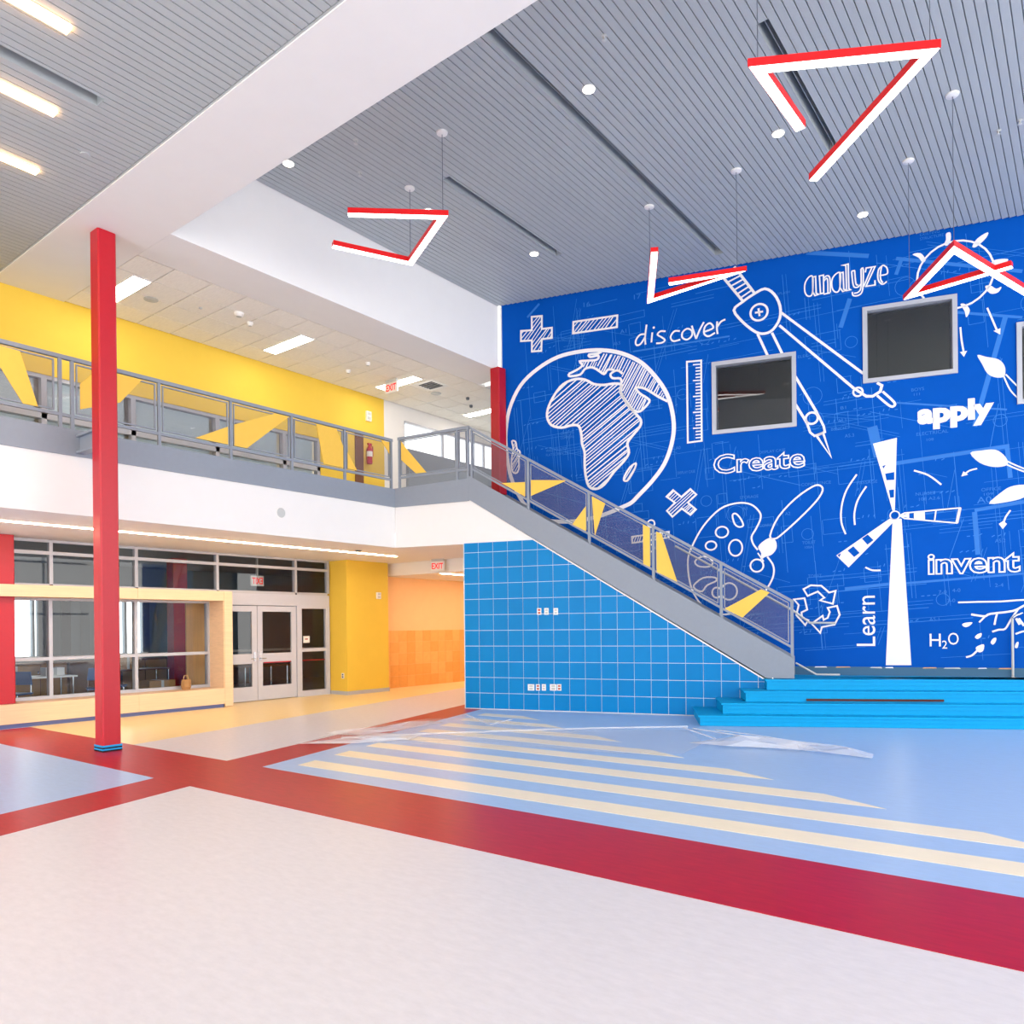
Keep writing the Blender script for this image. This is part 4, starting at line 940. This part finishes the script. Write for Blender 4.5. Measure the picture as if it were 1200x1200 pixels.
# recycling arrows
b = Ink()
for st_ in ([(808, 852), (850, 830), (912, 832), (958, 872), (996, 862), (980, 938), (905, 918), (930, 902), (892, 866), (832, 892)], [(950, 962), (1004, 950), (1020, 1002), (990, 1060), (916, 1074), (906, 1108), (856, 1054), (920, 1008), (926, 1032), (950, 1020), (962, 986)], [(752, 912), (814, 905), (830, 972), (796, 988), (800, 1020), (836, 1034), (818, 1062), (766, 1004), (780, 945)]): b.stroke(K_(st_), 2, True)
ink('painted_recycling_arrows', b)

# wind turbine
b = Ink(); b.fill(PXF([(1046, 608), (1056.5, 608), (1068, 779.5), (1038, 779.5)]))
b.fill(I_([(315, 100), (455, 65), (443, 495), (430, 495)])).stroke(I_([(470, 521), (500, 506), (825, 476), (806, 565), (500, 538)]), 1.5, True)
b.fill(I_([(468, 523), (527, 506), (527, 536)])).fill(I_([(555, 502), (618, 498), (620, 546), (555, 538)])).stroke(I_([(684, 490), (676, 552)]), 1.5).stroke(I_([(825, 476), (806, 565)]), 3)
b.fill(I_([(428, 530), (400, 548), (100, 755), (172, 825), (432, 562)])).ring(I_([(443, 520)])[0], px(4.8), 1.6)
for st_ in ([(220, 280), (160, 372), (131, 470), (130, 560), (155, 630)], [(276, 350), (226, 430), (206, 510), (209, 576)], [(555, 257), (640, 285), (715, 340)], [(270, 824), (310, 841), (360, 842)]): b.stroke(smooth(I_(st_), False, 4), 1.9)
tb = ink('painted_wind_turbine', b)
b = Ink()
for st_ in ([(386, 276), (440, 266), (440, 312), (394, 314)], [(408, 372), (438, 368), (438, 415), (416, 417)], [(370, 232), (390, 224), (376, 246)], [(250, 656), (284, 632), (318, 665), (283, 692)], [(166, 726), (200, 701), (237, 740), (205, 764)], [(108, 752), (128, 742), (118, 766)]): b.fill(I_(st_), D3)
b.ring(I_([(443, 520)])[0], px(3.4), 1.5, D3); b.build('painted_turbine_gaps', MUR, wm)

# sun, leaves, arrows, roots, drops
b = Ink(); b.ring(N_([(853, 352)])[0], px(38), 2.1)
for st_ in ([(808, 146), (830, 140), (832, 175), (816, 205), (798, 200), (808, 175)], [(940, 210), (965, 170), (1018, 138), (1010, 166), (962, 211)], [(1030, 302), (1052, 278), (1118, 272), (1104, 292), (1042, 306)], [(1004, 412), (1030, 405), (1060, 422), (1086, 412), (1070, 440), (1030, 446)], [(880, 500), (906, 500), (928, 530), (910, 566), (902, 536)], [(640, 250), (680, 243), (706, 276), (690, 290), (670, 266)], [(632, 410), (660, 398), (668, 430), (640, 440)]): b.fill(smooth(N_(st_), True, 3))
for sh, hd in (([(1015, 518), (1042, 580), (1066, 636)], [(1046, 634), (1082, 620), (1080, 652)]), ([(880, 615), (886, 680), (897, 742)], [(878, 740), (914, 734), (898, 764)])): b.stroke(N_(sh), 1.9).fill(N_(hd))
ink('painted_sun', b)
b = Ink()
for st_, fr_ in (([(965, 755), (1010, 764), (1070, 776), (1100, 805), (1106, 840), (1095, 866), (1050, 866), (1014, 845), (990, 802)], N_), ([(885, 155), (950, 140), (1030, 135), (1080, 165), (1105, 205), (1090, 230), (1020, 236), (940, 212)], I_), ([(995, 452), (1060, 390), (1120, 352), (1200, 340), (1262, 360), (1205, 412), (1120, 438)], I_)): b.fill(smooth(fr_(st_), True, 3))
lv = b.build('painted_leaves', INKP, wm)
b = Ink()
for st_, fr_, w_ in (([(1098, 862), (1130, 930), (1170, 972)], N_, 1.5), ([(1108, 852), (1150, 895), (1180, 925)], N_, 1.5), ([(1104, 204), (1150, 226), (1215, 252)], I_, 1.5), ([(1098, 222), (1150, 245), (1212, 268)], I_, 1.5), ([(1262, 360), (1330, 420)], I_, 1.5), ([(925, 246), (880, 258), (848, 282)], I_, 1.7), ([(1120, 490), (1092, 530), (1080, 566)], I_, 1.7)): b.stroke(smooth(fr_(st_), False, 3), w_)
b.stroke(smooth(PXF([(1216, 715), (1217, 640), (1214, 560), (1218, 470), (1210, 430)]), False, 4), 3)
b.fill(I_([(832, 292), (845, 262), (872, 282)])).fill(I_([(1052, 570), (1078, 552), (1100, 570), (1075, 600)])); ink('painted_stems', b)
b = Ink()
for st_, w_ in (([(620, 45), (800, 40), (1000, 36), (1200, 22), (1400, 26)], 1.8), ([(735, 150), (800, 160), (860, 166), (905, 145), (1100, 120), (1200, 72), (1320, 20)], 2.2), ([(860, 166), (805, 220)], 1.8), ([(962, 145), (950, 190), (940, 242)], 1.9), ([(1150, 100), (1085, 195), (1035, 276), (980, 284), (920, 302)], 2), ([(1130, 185), (1162, 240)], 2.4), ([(1152, 185), (1200, 250)], 2.4), ([(1125, 322), (1190, 300), (1260, 296)], 1.9)): b.stroke(smooth(H_(st_), False, 3), w_)
for st_ in ([(655, 240), (682, 224), (746, 220), (720, 250), (682, 262)], [(768, 350), (790, 325), (826, 315), (822, 346), (790, 366)], [(906, 395), (930, 360), (956, 358), (950, 390), (926, 416)], [(1118, 440), (1130, 400), (1152, 394), (1142, 442)], [(776, 440), (846, 412), (840, 470), (800, 482)]): b.fill(smooth(H_(st_), True, 3))
b.stroke(smooth(H_([(690, 526), (742, 510), (788, 468)]), False, 3), 2); ink('painted_roots', b)

# pale blueprint drawing behind the white print
def bp_ok(m, z): return -5.7 < m < 8.4 and .9 < z < 8.22 and not any(w[0] - .06 < m < w[1] + .06 and w[2] - .06 < z < w[3] + .06 for w in WIN)
b = Ink(); rnd = random.Random(3)
def bl(m, z, L, a, w_):
    p, q_ = (m, z), (m + L * math.cos(a), z + L * math.sin(a))
    if all(bp_ok(p[0] + (q_[0] - p[0]) * t_ / 8, p[1] + (q_[1] - p[1]) * t_ / 8) for t_ in range(9)): b.stroke([p, q_], w_, False, D1)
A0 = math.radians(4); A1 = A0 + math.pi / 2
for i in range(440):
    m, z = rnd.uniform(-5.6, 6), rnd.uniform(.95, 8.1); a = A0 if rnd.random() < .5 else A1
    if rnd.random() < .22: a += math.radians(rnd.choice((-22, 68, -14)))
    L = rnd.uniform(.3, 1.9); bl(m, z, L, a, rnd.choice((.35, .45, .6)))
    if rnd.random() < .4: bl(m + .06 * math.sin(a), z + .06 * math.cos(a), L, a, .4)
for i in range(70):
    m, z = rnd.uniform(-5.4, 5.5), rnd.uniform(1, 7.7); w_, h_ = rnd.uniform(.15, .6), rnd.uniform(.12, .45)
    for (p0, q0, L, a) in ((0, 0, w_, A0), (0, h_, w_, A0), (0, 0, h_, A1), (w_, w_ * .07, h_, A1)): bl(m + p0, z + q0, L, a, .5)
for i in range(26):
    m, z = rnd.uniform(-5.2, 5.5), rnd.uniform(1.2, 7.6)
    if bp_ok(m - .16, z - .16) and bp_ok(m + .16, z + .16) and bp_ok(m - .16, z + .16) and bp_ok(m + .16, z - .16): b.ring((m, z), rnd.choice((.10, .16)), .5, D1, 18)
for i in range(150):                              # dimension ticks
    m, z = rnd.uniform(-5.4, 5.5), rnd.uniform(1, 7.9)
    for k in range(rnd.randint(2, 4)): bl(m + .09 * k, z + .006 * k, .05, A0 + rnd.choice((0, .4, 1.2)), .8)
b.build('blueprint_lines', MURL, wm)['kind'] = 'stuff'
b = Ink()
for pts, w_ in (([(945, 296), (1018, 300)], 5), ([(1050, 303), (1080, 306), (1198, 318)], 4), ([(1056, 305), (1050, 322)], 4), ([(1022, 500), (1030, 535)], 11), ([(1050, 543), (1180, 523), (1184, 560)], 4.5), ([(1142, 600), (1146, 650)], 5), ([(1142, 598), (1200, 588)], 4), ([(990, 690), (1046, 684)], 3.5), ([(1056, 684), (1200, 672)], 2.5), ([(1178, 372), (1142, 500)], 5), ([(1120, 366), (1198, 372)], 3), ([(742, 412), (855, 394)], 2), ([(1050, 472), (1180, 480)], 2), ([(996, 350), (985, 384)], 5), ([(618, 372), (632, 356)], 3)):
    b.stroke(PXF(pts), w_, False, D1)
b.build('blueprint_bands', MURM, wm)
b = Ink()
for body, u, v, w_, h_ in [('16', 684, 360, 9, 6), ('17', 743, 351, 9, 6), ('A1', 727, 391, 8, 5), ('A5.5', 719, 405, 9, 4), ('CREATIVE', 657, 510, 19, 3.5), ('COMMONS', 657, 515, 19, 3.5), ('WALL MOUNTED', 640, 530, 29, 3.5), ('FLAT SCREEN TV', 640, 535, 31, 3.5), ('A0', 792, 527, 6, 4), ('DISPLAY CASE', 794, 556, 22, 3.5), ('BOYS', 1068, 459, 13, 3.6), ('111', 1071, 464, 6, 3), ('ELECTRICAL', 1074, 511, 32, 3.8), ('108', 1086, 517, 7, 3),
                         ('BENCH', 974, 505, 16, 3.5), ('A5.3', 990, 513, 10, 4), ('PASSAGE', 1004, 568, 22, 3.6), ('NURSES', 1073, 581, 20, 3.6), ('108 A2.6', 1077, 587, 21, 3.6), ('OFFICE', 1150, 576, 19, 3.6), ('109', 1153, 581, 9, 3), ('A0', 1145, 590, 14, 7), ('A5.2', 1166, 636, 10, 4), ('STORAGE', 867, 585, 22, 3.6), ('CONFERENCE', 939, 570, 33, 3.6), ('TOILET', 940, 638, 15, 3.6), ('100A', 943, 643, 9, 3), ('TOILET', 947, 677, 15, 3.6), ('A5.1', 1089, 728, 10, 4), ('7-0', 1100, 696, 8, 4), ('4-0', 1116, 694, 8, 4), ('2-4', 1166, 688, 8, 4), ('7-0', 1110, 706, 8, 4), ('B1', 985, 480, 6, 3.6), ('A3.3', 982, 495, 9, 4), ('SPLASH', 911, 346, 14, 3), ('ELEC', 935, 420, 12, 3.4), ('DISPLAY CASE', 890, 532, 30, 3.4), ('CORRIDOR', 890, 618, 22, 3.6), ('ELECTRICAL', 800, 700, 24, 3.2), ('A1', 870, 598, 6, 4), ('A2', 920, 604, 6, 4), ('EXISTING', 1078, 277, 20, 3.2), ('STRUCTURE', 1078, 282, 24, 3.2)]:
    p = onm(u, v); text_to(b, body, MZ, (p[0], p[1]), px(w_), px(h_), D1, rot=math.radians(1.5))
b.build('blueprint_text', MURM, wm)['kind'] = 'stuff'
